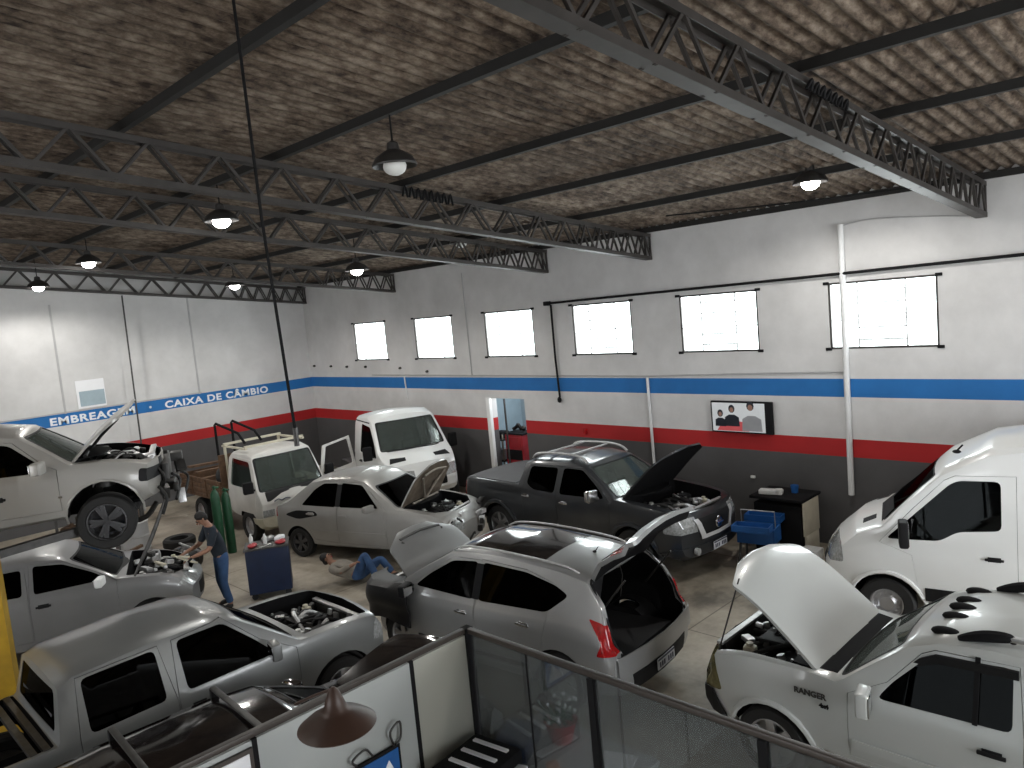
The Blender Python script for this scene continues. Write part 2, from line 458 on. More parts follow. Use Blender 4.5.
def build_car(S):
    paint = S['paint']
    root = thing(S['name'], S['label'], S['cat'], S['loc'], S['yaw'], S.get('group'))
    s0 = car_solid(S, paint)
    low, belt, wid = S['_f']
    cur = s0.copy()
    gl = S.get('glass', 'glass_tinted')
    def patch(src, cut, dz=0., th=.01, inner=None):
        me = skin_only(boolop(src, cut, 'INTERSECT'))
        if not me.polygons: return None
        if dz: offset(me, dz)
        return thick(me, th, inner)
    def put(name, me, material=None, parent=root, label=None):
        if me is None: return None
        if material:
            me.materials.clear(); me.materials.append(M(material))
            for p in me.polygons: p.material_index = 0
        return mobj(name, me, None, parent, label)
    # ---- windows: holes plus panes
    for poly, g in [(p if isinstance(p, tuple) and isinstance(p[1], str) else (p, gl)) for p in S.get('swin', [])]:
        pp = rpoly(poly, S.get('wr', .05))
        for sd in (1, -1):
            a, b = (.08, 1.6) if sd > 0 else (-1.6, -.08)
            if g != 'none': put('side_window', patch(s0, cutter(pp, XZ, a, b), -.008, .006), g)
            cur = boolop(cur, cutter(pp, XZ, a, b), 'DIFFERENCE')
    for key, nm in (('ws', 'windshield'), ('rw', 'rear_window')):
        if key in S:
            poly, x0, x1 = S[key][:3]; g = S[key][3] if len(S[key]) > 3 else gl
            pp = rpoly(poly, .06)
            if g != 'none': put(nm, patch(s0, cutter(pp, YZ, x0, x1), -.006, .006), g)
            cur = boolop(cur, cutter(pp, YZ, x0, x1), 'DIFFERENCE')
            if key == 'ws':
                ins = grow(pp, -.03)
                rim = boolop(boolop(s0, cutter(grow(pp, .012), YZ, x0, x1), 'INTERSECT'), cutter(ins, YZ, x0-1, x1+1), 'DIFFERENCE')
                rim = skin_only(rim); offset(rim, .002)
                put('windshield_seal', thick(rim, .01), 'black_plastic')
    # ---- doors
    hdl = S.get('handle_mat', 'chrome')
    for dd in S.get('doors', []):
        poly = dd['poly']
        for sd in (1, -1):
            if dd.get('only') and sd != dd['only']: continue
            a, b = (.30, 1.6) if sd > 0 else (-1.6, -.30)
            d = patch(cur, cutter(grow(poly, -.006), XZ, a, b), 0, .035, 'interior')
            if dd.get('skip') == sd: d = None
            o = None
            if d is not None:
                o = mobj('door', d, None, root)
                if dd.get('open') == sd:
                    hx = dd['hinge']; piv = Vector((hx, sd*wid(hx)*.97, 0)); rot = Matrix.Rotation(-sd*R(dd['ang']), 4, 'Z')
                    o.data.transform(Matrix.Translation(piv) @ rot @ Matrix.Translation(-piv))
            if 'h' in dd and o and not dd.get('open') == sd:
                hx, hz = dd['h']; y = wid(hx)*.995*sd
                MB().box((hx, y+sd*.022, hz), (.2, .022, .032), bev=.009).box((hx, y+sd*.004, hz), (.14, .012, .06), bev=.005).build('door_handle', hdl, o)
            cur = boolop(cur, cutter(poly, XZ, a, b), 'DIFFERENCE')
    # ---- bonnet and engine bay
    if 'hood' in S:
        H = S['hood']; poly = rpoly(H['poly'], .05)
        if H.get('panel', True):
            me = patch(s0, cutter(grow(poly, -.006), XY, H.get('zc', .62), 2.), 0, .03, 'hood_under' if H.get('pale') else 'liner')
            if me:
                hp = Vector((H['x'], 0, H['z'])); me.transform(Matrix.Translation(-hp))
                o = mobj('hood', me, None, root); o.location = hp; o.rotation_euler = (0, -R(H.get('ang', 0)), 0)
                if H.get('ang', 0) and H.get('ribs'):
                    b = MB(); Lh = H['x1']-H['x']; hw = H['hw']
                    zz = -.05
                    for sx in (-1, 1): b.tube([(.1, 0, zz-.01), (Lh*.4, sx*hw*.3, zz-.005), (Lh*.72, sx*hw*.62, zz-.03)], .022, 6)
                    b.tube([(Lh*.78, -hw*.6, zz-.04), (Lh*.82, 0, zz-.02), (Lh*.78, hw*.6, zz-.04)], .022, 6); b.tube([(.12, -hw*.7, zz-.01), (.1, 0, zz), (.12, hw*.7, zz-.01)], .022, 6)
                    b.build('hood_rib', 'hood_rib' if H.get('pale') else 'dark_metal', o)
                for q in H.get('crease', []):
                    pass
        if H.get('ang', 0) or not H.get('panel', True):
            cur = boolop(cur, cutter(poly, XY, H['z0'], 2., 'liner'), 'DIFFERENCE')
            engine(root, H['x']+.05, H['x1']-.05, H['hw']*.92, H['z0'], H['ze'], H.get('seed', 1), H.get('bright', .5))
        else:
            cur = boolop(cur, cutter(poly, XY, H.get('zc', .62), 2.), 'DIFFERENCE')
        if H.get('prop'):
            p, q = H['prop']; MB().tube([p, q], .008, 6, 1).build('hood_prop', 'dark_metal', root)
    # ---- load bed
    if 'bed' in S:
        B = S['bed']; cur = boolop(cur, cutter(rpoly(B['poly'], .04), XY, B['z0'], 2., 'liner' if B.get('dark', 1) else paint), 'DIFFERENCE')
    # ---- tailgate opening
    if 'gate' in S:
        G = S['gate']; pp = rpoly(G['poly'], .08)
        me = patch(s0, cutter(grow(pp, -.01), YZ, G['x0'], -4.), 0, .05, 'liner')
        hp = Vector((G['hx'], 0, G['hz'])); me.transform(Matrix.Translation(-hp))
        # split glass from the gate shell
        o = mobj('tailgate', me, None, root); o.location = hp; o.rotation_euler = (0, R(G['ang']), 0)
        gm = patch(s0, cutter(rpoly(G['glass'], .06), YZ, G['x0'], -4.), .004, .012); gm.transform(Matrix.Translation(-hp)); put('tailgate_glass', gm, 'glass_dark', o)
        for sd in (1, -1):
            lm = patch(s0, cutter([(sd*a, b) for a, b in G['lamp']][::sd], YZ, G['x0'], -4.), .006, .02); 
            if lm: lm.transform(Matrix.Translation(-hp)); put('tail_light', lm, 'red_lens', o)
        for sd in (1, -1):
            MB().tube([(G['hx']-.05, sd*.52, G['hz']-.38), (G['hx']-.42, sd*.54, G['hz']+.06)], .012, 8, 1).build('gas_strut', 'dark_metal', root)
        cur = boolop(cur, cutter(pp, YZ, G['x0'], -4.), 'DIFFERENCE')
        b = MB(); n = len(pp)
        # rubber seal around the opening, following the body skin
        bvh = _bvh(s0); pts = []
        for (y, z) in grow(pp, .012):
            h = bvh.ray_cast(Vector((-4, y, z)), Vector((1, 0, 0)))
            if h[0]: pts.append(h[0])
        if len(pts) > 4: b.tube(pts+[pts[0]], .016, 6, 1); b.build('tailgate_seal', 'black_plastic', root)
    for cutm in S.get('cuts', []): cur = boolop(cur, cutm, 'DIFFERENCE')
    # ---- wheel arches
    for (ax, az, ar) in S['arch']:
        w = wid(ax)
        for sd in (1, -1): cur = boolop(cur, cyl_cutter((ax, sd*(w-.34), az), (ax, sd*(w+.3), az), ar), 'DIFFERENCE')
    body = thick(skin_only(cur), S.get('skin', .022), 'interior')
    mobj('body', body, None, root)
    # ---- conformal details
    for (nm, fn, poly, a, b, material, lift) in S.get('trim', []):
        pp = [tuple(p) for p in poly]
        m2 = patch(s0, cutter(pp, fn, a, b), lift, .014)
        put(nm, m2, material)
    for sd in (1, -1):
        if 'hl' in S:
            poly, material = S['hl']; put('headlight', patch(s0, cutter(rpoly(poly, .04), XZ, sd*S.get('hly', .28), sd*1.6), .005, .02), material)
        if 'tl' in S:
            poly, material = S['tl']; put('tail_light', patch(s0, cutter(rpoly(poly, .03), XZ, sd*S.get('tly', .45), sd*1.6), .008, .02), material)
        if 'mir' in S:
            x, y, z = S['mir'][:3]; mirror_part(root, x, sd*y, z, sd, S['mir'][3], h=S['mir'][4] if len(S['mir']) > 4 else .18)
    if 'grille' in S:
        poly, material = S['grille']; put('grille', patch(s0, cutter(rpoly(poly, .03), YZ, 1., 4.), .006, .02), material)
    # ---- arch lips
    if S.get('lip'):
        for (ax, az, ar) in S['arch']:
            for sd in (1, -1):
                pts = []
                for k in range(15):
                    a = R(-8)+R(196)*k/14; zz = az+(ar+.012)*math.sin(a); xx = ax+(ar+.012)*math.cos(a)
                    hfr = (zz-low(xx))/max(.2, belt(xx)-low(xx)); yy = wid(xx)*float(np.interp(hfr, [0, .1, .28, .55, .8, 1], [.84, .95, .985, 1., .993, .96]))
                    pts.append((xx, sd*(yy+.004), zz))
                MB().tube(pts, S['lip'][1], 6, 1).build('wheel_arch_trim', S['lip'][0], root)
    # ---- wheels
    r, w = S['tire'][:2]
    for (ax, az, ar) in S['arch']:
        for sd in (1, -1):
            wheel(root, ax, sd*(wid(ax)-w*.5-.015), S.get('wz', r), r, w, S['tire'][2], sd, S.get('steer', 0) if ax > 0 else 0)
    # ---- cabin
    if 'cab' in S:
        x0, x1, fl, dz = S['cab'][:4]; rows = S['cab'][4]; wi = wid((x0+x1)/2)*.8
        MB().box((x1-.12, 0, dz-.14), (.34, wi*2, .26), bev=.06).build('dashboard', 'interior', root)
        for i, rx in enumerate(rows):
            if i == 0:
                for sd in (1, -1): seat(root, rx, sd*.38, fl+.22, .5, .6, S.get('seat', 'seat_fabric'))
            else: seat(root, rx, 0, fl+.22, wi*1.7, .56, S.get('seat', 'seat_fabric'))
        MB().lathe([(.185+.013*math.cos(t*PI/4), .013*math.sin(t*PI/4)) for t in range(9)], 20, Matrix.Translation((x1-.42, .38, dz+.02)) @ Euler((0, R(62), 0)).to_matrix().to_4x4()).bar((x1-.42, .2, dz+.02), (x1-.42, .56, dz+.02), .03, .03).bar((x1-.42, .38, dz+.02), (x1-.2, .38, dz-.1), .04, .04).build('steering_wheel', 'black_plastic', root)
    bpy.data.meshes.remove(s0)
    return root

from mathutils.bvhtree import BVHTree
def _bvh(me):
    bm = bmesh.new(); bm.from_mesh(me); t = BVHTree.FromBMesh(bm); bm.free(); return t

mat('hood_under', (.20, .16, .12), .7, .1, var=.5, scale=7)
mat('hood_rib', (.34, .30, .25), .6, .2, var=.4, scale=7)

def door_poly(xa, xb, zb, zbelt, win, g=.04):
    """lower panel plus a frame round the window; win runs bottom-rear, bottom-front, top..., back to the rear"""
    c = Vector((sum(p[0] for p in win)/len(win), sum(p[1] for p in win)/len(win)))
    up = []
    for p in win[2:]:
        v = Vector(p)-c; up.append(tuple(Vector(p)+v.normalized()*g*1.2))
    return [(xa, zb), (xb, zb), (xb, zbelt)]+[(min(max(x, xa), xb), z) for x, z in up]+[(xa, max(zbelt, up[-1][1]-.3) if up[-1][0] <= xa else zbelt)]

CARS = {}
# ---- silver-grey crew cab pickup, bonnet off (bottom left)
w1 = [(-1.00, 1.06), (-.29, 1.08), (-.30, 1.56), (-.99, 1.54)]
w2 = [(-.08, 1.09), (.90, 1.11), (.72, 1.30), (.42, 1.58), (-.08, 1.57)]
CARS['p'] = build_car(dict(name='pickup_truck', label='grey crew cab pickup with its bonnet off, nearest vehicle at lower left', cat='pickup truck', group='parked vehicles',
    loc=(2.81, 8.70, 0), yaw=0., paint='pickup_grey_paint', roofw=.60, shoulder=.965, bf=.12, wr=.06,
    side=[(-2.65, .5, 1.0, .80), (-2.6, .42, 1.03, .84), (-2.2, .40, 1.03, .865), (-1.27, .38, 1.03, .87), (1.18, .36, 1.09, .87), (1.7, .38, 1.08, .865), (2.12, .40, 1.05, .85), (2.32, .42, 1.01, .83), (2.42, .5, .86, .79)],
    top=[(-1.27, 1.09), (-1.19, 1.54), (-1.05, 1.61), (-.3, 1.66), (.3, 1.65), (.56, 1.59), (1.22, 1.13)],
    swin=[w1, w2], glass='glass_dark', ws=([(-.72, 1.16), (.72, 1.16), (.58, 1.56), (-.58, 1.56)], .3, 1.6), rw=([(-.66, 1.14), (.66, 1.14), (.56, 1.50), (-.56, 1.50)], -.8, -1.6),
    doors=[dict(poly=door_poly(-.185, 1.14, .50, 1.08, w2), h=(.0, .93)), dict(poly=door_poly(-1.10, -.195, .50, 1.04, w1), h=(-.95, .92))], handle_mat='black_plastic',
    hood=dict(poly=[(1.30, -.70), (2.20, -.67), (2.27, 0), (2.20, .67), (1.30, .70)], panel=False, x=1.26, x1=2.28, hw=.66, z=1.1, z0=.42, ze=1.03, seed=3),
    bed=dict(poly=[(-2.56, -.79), (-1.30, -.79), (-1.30, .79), (-2.56, .79)], z0=.55),
    arch=[(1.68, .36, .44), (-1.50, .36, .44)], tire=(.36, .23, 'six'),
    hl=([(2.14, .78), (2.7, .74), (2.7, .94), (2.2, .99)], 'head_lens'), tl=([(-2.8, .62), (-2.56, .62), (-2.56, .95), (-2.8, .95)], 'red_lens'),
    grille=([(-.42, .66), (.42, .66), (.42, .84), (-.42, .84)], 'black_plastic'), mir=(.80, .89, 1.22, 'pickup_grey_paint', .19),
    trim=[('side_moulding', XZ, [(-1.1, .62), (1.1, .62), (1.1, .67), (-1.1, .67)], -1.6, -.3, 'black_plastic', .012)],
    cab=(-1.15, 1.2, .42, 1.12, (.05, -.85))))
for x in (-1.36, -1.47): MB().bar((x, -.80, 1.05), (x, .80, 1.05), .06, .05).build('bed_rail', 'dark_metal', CARS['p'])
MB().tube([(1.22, -.6, 1.13), (1.30, -.2, 1.12), (1.31, .25, 1.12)], .012, 6).tube([(1.22, .1, 1.14), (1.30, .45, 1.12), (1.29, .62, 1.12)], .012, 6).build('wiper', 'black_plastic', CARS['p'])

# ---- dark pickup with raised bonnet and roof rack
w1 = [(-.93, 1.30), (-.76, 1.21), (-.20, 1.19), (-.19, 1.63), (-.88, 1.61)]
w2 = [(-.07, 1.19), (.98, 1.22), (.80, 1.38), (.40, 1.64), (-.06, 1.64)]
CARS['f'] = build_car(dict(name='pickup_truck', label='charcoal crew cab pickup with roof rails and raised bonnet, beside window wall', cat='pickup truck', group='parked vehicles',
    loc=(10.98, 9.22, 0), yaw=R(269), paint='charcoal_paint', roofw=.64, shoulder=.96, bf=.20, wr=.07, lip=('charcoal_paint', .045),
    side=[(-2.82, .55, 1.10, .86), (-2.75, .48, 1.19, .89), (-2.3, .45, 1.22, .92), (-1.15, .42, 1.22, .92), (1.2, .40, 1.19, .92), (1.8, .42, 1.16, .92), (2.3, .40, 1.11, .90), (2.54, .36, 1.04, .87), (2.64, .42, .86, .83)],
    top=[(-1.14, 1.26), (-1.05, 1.66), (-.85, 1.73), (.05, 1.77), (.42, 1.71), (1.24, 1.21)],
    swin=[w1, w2], glass='glass_dark', ws=([(-.77, 1.24), (.77, 1.24), (.62, 1.68), (-.62, 1.68)], .2, 1.7, 'glass_windshield'), rw=([(-.7, 1.3), (.7, 1.3), (.6, 1.62), (-.6, 1.62)], -.7, -1.6),
    doors=[dict(poly=door_poly(-.13, 1.10, .52, 1.18, w2), h=(.06, 1.05)), dict(poly=door_poly(-1.02, -.14, .52, 1.20, w1), h=(-.9, 1.08))],
    hood=dict(poly=[(1.30, -.76), (2.30, -.70), (2.50, -.4), (2.55, 0), (2.50, .4), (2.30, .70), (1.30, .76)], x=1.28, x1=2.5, hw=.72, z=1.19, z0=.5, ze=1.10, zc=.98, ang=49, seed=8, bright=.9),
    arch=[(1.55, .39, .47), (-1.74, .39, .47)], tire=(.385, .25, 'six'),
    hl=([(2.18, .80), (2.8, .78), (2.8, .99), (2.24, 1.06)], 'head_lens'), hly=.50, tl=([(-2.95, .80), (-2.70, .80), (-2.70, 1.16), (-2.95, 1.16)], 'red_lens'),
    grille=([(-.40, .70), (.40, .70), (.46, .98), (-.46, .98)], 'black_plastic'), mir=(.86, .94, 1.30, 'chrome', .21),
    trim=[('bed_cover', XY, [(-2.70, -.82), (-1.24, -.84), (-1.24, .84), (-2.70, .82)], 1.1, 1.5, 'bed_cover', .014),
          ('grille_frame', YZ, [(-.44, .70), (-.34, .70), (-.46, .98), (-.56, .98)], 1., 4., 'bright_trim', .03), ('grille_frame', YZ, [(.34, .70), (.44, .70), (.56, .98), (.46, .98)], 1., 4., 'bright_trim', .03),
          ('grille_frame', YZ, [(-.44, .655), (.44, .655), (.44, .71), (-.44, .71)], 1., 4., 'bright_trim', .03),
          ('bumper', YZ, [(-.86, .36), (.86, .36), (.86, .56), (-.86, .56)], 2.0, 4., 'charcoal_paint', .03)],
    cab=(-1.05, 1.25, .45, 1.2, (.1, -.8))))
pf = CARS['f']
MB().lathe([(.001, .02), (.05, .02), (.085, .012), (.095, 0)], 24, Matrix.Translation((2.665, 0, .84)) @ Euler((0, PI/2, 0)).to_matrix().to_4x4()).bar((2.69, -.09, .84), (2.69, .09, .84), .02, .03).build('emblem', 'chrome', pf)
plate(pf, 2.70, .50, 1, -.05)
for s in (1, -1):
    MB().tube([(-.95, s*.57, 1.73), (-.80, s*.57, 1.83), (-.2, s*.57, 1.87), (.25, s*.57, 1.84), (.42, s*.58, 1.74)], .024, 8).build('roof_rail', 'aluminium', pf)
for x in (-.62, -.05): MB().box((x, 0, 1.845), (.06, 1.14, .03), bev=.01).build('roof_crossbar', 'aluminium', pf)
MB().cyl((2.60, -.62, .50), (2.66, -.62, .50), .06).build('fog_light', 'head_lens', pf)

# ---- silver crossover, bonnet and tailgate up
w1 = [(-1.22, 1.13), (-.16, 1.09), (-.15, 1.52), (-.85, 1.50), (-1.30, 1.42), (-1.50, 1.34)]
w2 = [(-.09, 1.09), (.95, 1.11), (.72, 1.28), (.36, 1.48), (-.08, 1.52)]
CARS['x'] = build_car(dict(name='crossover_car', label='silver crossover with dark glass roof, raised bonnet and raised tailgate', cat='car', group='parked vehicles',
    loc=(6.815, 7.30, 0), yaw=R(96), paint='silver_paint', roofw=.60, shoulder=.95, bf=.30, br=.12, wr=.07,
    side=[(-2.25, .45, .66, .80), (-2.23, .34, .78, .87), (-2.12, .30, .85, .895), (-2.05, .28, .99, .90), (-1.5, .25, 1.06, .905), (-.5, .23, 1.03, .92), (.8, .23, 1.04, .92), (1.3, .25, 1.04, .91), (1.75, .26, .97, .88), (2.0, .28, .84, .80), (2.10, .4, .66, .70)],
    top=[(-2.08, 1.03), (-1.96, 1.28), (-1.70, 1.53), (-1.3, 1.59), (-.4, 1.645), (.15, 1.63), (.42, 1.57), (1.32, 1.09)],
    swin=[w1, w2], glass='glass_dark', ws=([(-.74, 1.13), (.74, 1.13), (.58, 1.53), (-.58, 1.53)], .2, 1.6),
    doors=[dict(poly=door_poly(-.125, 1.12, .36, 1.06, w2), h=(.06, .93)), dict(poly=[(-1.12, .5), (-1.0, .38), (-.135, .36), (-.135, 1.08), (-.13, 1.55), (-.85, 1.53), (-1.28, 1.44), (-1.24, 1.08)], h=(-.92, .96))],
    hood=dict(poly=[(1.22, -.72), (1.75, -.66), (1.98, -.3), (2.0, 0), (1.98, .3), (1.75, .66), (1.22, .72)], x=1.22, x1=2.0, hw=.66, z=1.07, z0=.4, ze=.93, zc=.7, ang=52, seed=5, ribs=True),
    gate=dict(poly=[(-.74, .70), (.74, .70), (.75, 1.04), (.62, 1.51), (-.62, 1.51), (-.75, 1.04)], x0=-1.2, hx=-1.72, hz=1.50, ang=101, glass=[(-.62, 1.10), (.62, 1.10), (.53, 1.44), (-.53, 1.44)], lamp=[(.54, .90), (.72, .90), (.72, 1.06), (.54, 1.04)]),
    arch=[(1.24, .34, .40), (-1.38, .34, .40)], tire=(.345, .22, 'alloy'),
    hl=([(1.62, .72), (2.3, .66), (2.3, .82), (1.75, .92)], 'head_lens'), tl=([(-2.14, .80), (-1.92, .78), (-1.99, .93), (-1.80, 1.16), (-1.97, 1.13), (-2.14, 1.02)], 'red_lens'), tly=.765,
    grille=([(-.45, .36), (.45, .36), (.5, .6), (-.5, .6)], 'black_plastic'), mir=(.92, .93, 1.12, 'black_plastic', .16),
    trim=[('pillar_cover', XZ, [(-.18, 1.10), (-.07, 1.10), (-.06, 1.50), (-.17, 1.50)], .3, 1.6, 'matte_black', .006), ('pillar_cover', XZ, [(-.18, 1.10), (-.07, 1.10), (-.06, 1.50), (-.17, 1.50)], -1.6, -.3, 'matte_black', .006), ('roof_glass', XY, [(-1.02, -.52), (.34, -.54), (.34, .54), (-1.02, .52)], 1.3, 2., 'black_paint', .003),
          ('bumper_insert', YZ, [(-.58, .30), (.58, .30), (.62, .52), (-.62, .52)], -1.2, -4., 'black_plastic', .01),
          ('bumper', YZ, [(-.84, .56), (.84, .56), (.84, .78), (-.84, .78)], -1.9, -4., 'silver_paint', .035),
          ('side_moulding', XZ, [(-.95, .42), (.9, .42), (.9, .48), (-.95, .48)], .3, 1.6, 'black_plastic', .012)],
    cab=(-1.9, 1.2, .33, 1.06, (.1, -.75))))
pc = CARS['x']
plate(pc, -2.275, .46, -1)
for s in (1, -1): MB().tube([(-1.55, s*.56, 1.55), (-1.3, s*.57, 1.625), (-.4, s*.58, 1.675), (.2, s*.57, 1.655), (.42, s*.57, 1.58)], .014, 6).build('roof_rail', 'aluminium', pc)
MB().lathe([(.03, 0), (.02, .02), (.008, .03), (.004, .10), (.001, .1)], 10, Matrix.Translation((-1.4, 0, 1.61)) @ Euler((0, R(-35), 0)).to_matrix().to_4x4()).build('roof_antenna', 'black_plastic', pc)
MB().box((-1.5, 0, .62), (1.1, 1.2, .04)).build('boot_floor', 'interior', pc)

# ---- white pickup, bonnet up (bottom right)
w2 = [(-.37, 1.12), (.62, 1.10), (.50, 1.26), (.26, 1.50), (.18, 1.54), (-.36, 1.58)]
w1 = [(-1.5, 1.14), (-.56, 1.13), (-.55, 1.60), (-1.4, 1.58)]
CARS['w'] = build_car(dict(name='pickup_truck', label='white off-road truck with black roof marker lights and raised bonnet, lower right', cat='pickup truck', group='parked vehicles',
    loc=(7.20, 1.80, 0), yaw=R(90), paint='suv_white_paint', roofw=.66, shoulder=.96, bf=.20, wr=.06,
    side=[(-2.6, .5, 1.0, .82), (-2.5, .42, 1.06, .86), (-1, .4, 1.07, .88), (.85, .40, 1.10, .88), (1.3, .42, 1.13, .88), (1.9, .42, 1.11, .875), (2.2, .40, 1.06, .85), (2.38, .42, .98, .82), (2.46, .5, .80, .78)],
    top=[(-2.45, 1.1), (-2.1, 1.60), (-1.6, 1.69), (-.2, 1.70), (.16, 1.67), (.40, 1.58), (1.0, 1.13)],
    swin=[w1, w2], glass='glass_dark', ws=([(-.76, 1.17), (.76, 1.17), (.63, 1.55), (-.63, 1.55)],   .1, 1.4, 'glass_windshield'),
    doors=[dict(poly=door_poly(-.45, .86, .50, 1.08, w2), h=(-.24, .93))], handle_mat='black_plastic',
    hood=dict(poly=[(1.16, -.78), (2.2, -.72), (2.36, -.35), (2.40, 0), (2.36, .35), (2.2, .72), (1.16, .78)], x=1.16, x1=2.38, hw=.72, z=1.15, z0=.5, ze=1.10, zc=.98, ang=42, seed=11, bright=.9, prop=((2.22, .66, 1.02), (1.94, .66, 1.84))),
    arch=[(1.60, .345, .415), (-1.6, .345, .415)], tire=(.35, .25, 'six'), lip=('suv_white_paint', .03),
    hl=([(2.10, .72), (2.6, .68), (2.6, 1.02), (2.20, 1.06)], 'yellow_lens'), hly=.45, mir=(.66, .90, 1.14, 'suv_white_paint', .22),
    grille=([(-.5, .6), (.5, .6), (.5, .86), (-.5, .86)], 'black_plastic'),
    trim=[('bumper', XZ, [(2.06, .44), (2.6, .44), (2.6, .68), (2.20, .71)], .2, 1.6, 'black_plastic', .025), ('bumper', XZ, [(2.06, .44), (2.6, .44), (2.6, .68), (2.20, .71)], -1.6, .2, 'black_plastic', .025),
          ('cowl_panel', XY, [(1.0, -.70), (1.14, -.72), (1.14, .72), (1.0, .70)], .9, 1.35, 'matte_black', .004), ('side_moulding', XZ, [(-.4, .60), (.82, .60), (.82, .68), (-.4, .68)], .3, 1.6, 'suv_white_paint', .02)],
    cab=(-1.9, .9, .45, 1.12, (-.2, -1.1))))
pw = CARS['w']
for k in range(5):
    y = (-.50, -.2, 0, .2, .50)[k]
    MB().ball((.16, y, 1.705-.06*abs(y)), (.115, .06, .042), 14, 8).build('roof_light', 'matte_black', pw)
for s in (1, -1):
    rl = MB().box((-.75, s*.60, 1.775), (1.0, .06, .04), bev=.015).build('roof_rail', 'aluminium', pw)
    MB().tube([(.04, s*.60, 1.69), (-.14, s*.60, 1.75), (-.32, s*.60, 1.775), (-.34, s*.60, 1.74)], lambda t: .022+.028*math.sin(PI*min(1, t*1.2)), 8).build('rail_foot', 'matte_black', rl)
MB().box((-.12, .770, 1.36), (.035, .02, .52), (R(17), 0, 0)).build('window_divider', 'matte_black', pw)
MB().prism([(-.40, 1.58), (.18, 1.56), (.30, 1.50), (.54, 1.27), (.62, 1.19), (.30, 1.43), (.16, 1.49), (-.40, 1.51)], XZ, .71, .735).build('window_visor', 'black_plastic', pw)
tm = text_mesh('RANGER', .075, .003); tm.transform(Matrix.Rotation(PI, 4, 'Z') @ Matrix.Rotation(PI/2, 4, 'X')); tm.materials.append(M('dark_metal'))
mobj('lettering', tm, None, pw, 'dark lettering on the front fender').location = (1.33, .886, .965)
tm = text_mesh('4x4', .055, .004); tm.transform(Matrix.Rotation(PI, 4, 'Z') @ Matrix.Rotation(PI/2, 4, 'X')); tm.materials.append(M('matte_black'))
mobj('lettering', tm, None, pw).location = (1.10, .887, .89)

# ---- white van
w2 = [(.52, 1.45), (.98, 1.40), (1.18, 1.27), (1.80, 1.24), (1.42, 1.62), (1.06, 1.98), (.96, 2.03), (.52, 2.04)]
CARS['v'] = build_car(dict(name='delivery_van', label='tall white delivery van parked by the window wall at right', cat='van', group='parked vehicles',
    loc=(11.36, 2.03, 0), yaw=R(100), paint='white_paint', roofw=.80, shoulder=.985, bf=.28, xbf=1.4, wr=.07, crown=.07,
    side=[(-3.1, .5, 1.2, .92), (-3.0, .42, 1.3, .96), (-1, .40, 1.35, .99), (1.3, .40, 1.22, .99), (1.9, .42, 1.15, .98), (2.3, .42, 1.05, .95), (2.55, .38, .96, .90), (2.68, .38, .84, .84), (2.74, .46, .66, .78)],
    top=[(-3.05, 1.3), (-3.0, 2.35), (-2.7, 2.44), (.1, 2.48), (.62, 2.40), (1.14, 2.13), (1.92, 1.40), (2.30, 1.26), (2.55, 1.05)],
    swin=[w2], ws=([(-.86, 1.45), (.86, 1.45), (.76, 2.06), (-.76, 2.06)], .5, 2.3, 'glass_black'),
    doors=[dict(poly=[(.36, .52), (1.42, .52), (1.50, 1.05), (1.88, 1.19), (1.47, 1.66), (1.12, 2.03), (1.0, 2.09), (.36, 2.11)], h=(.60, 1.10))], handle_mat='black_plastic',
    arch=[(1.82, .345, .44), (-1.85, .345, .44)], tire=(.345, .22, 'steel'), lip=('white_paint', .03),
    hl=([(2.34, .84), (2.85, .78), (2.85, 1.0), (2.58, 1.12), (2.36, 1.08)], 'head_lens'), mir=(1.56, 1.02, 1.38, 'black_plastic', .34),
    grille=([(-.5, .5), (.5, .5), (.45, .84), (-.45, .84)], 'black_plastic'),
    trim=[('side_moulding', XZ, [(-1.3, .46), (1.36, .46), (1.36, .64), (-1.3, .64)], .3, 1.6, 'black_plastic', .012), ('hood_vent', XY, [(1.98, .46), (2.14, .50), (2.12, .66), (1.96, .62)], 1.0, 1.8, 'black_plastic', .005),
          ('hood_vent', XY, [(1.98, -.46), (1.96, -.62), (2.12, -.66), (2.14, -.50)], 1.0, 1.8, 'black_plastic', .005),
          ('cowl_panel', XY, [(1.72, -.74), (1.86, -.80), (1.98, 0), (1.86, .80), (1.72, .74), (1.84, 0)], 1.0, 1.8, 'black_plastic', .004),
          ('bumper', YZ, [(-.9, .36), (.9, .36), (.9, .5), (-.9, .5)], 2., 4., 'black_plastic', .02)],
    cab=(.2, 1.8, .55, 1.42, (.75,)), seat='grey_fabric'))
MB().tube([(1.0, .55, 2.34), (.93, .55, 2.42)], .012, 6, 1).ball((1.0, .55, 2.33), (.05, .03, .025)).build('roof_antenna', 'black_plastic', CARS['v'])

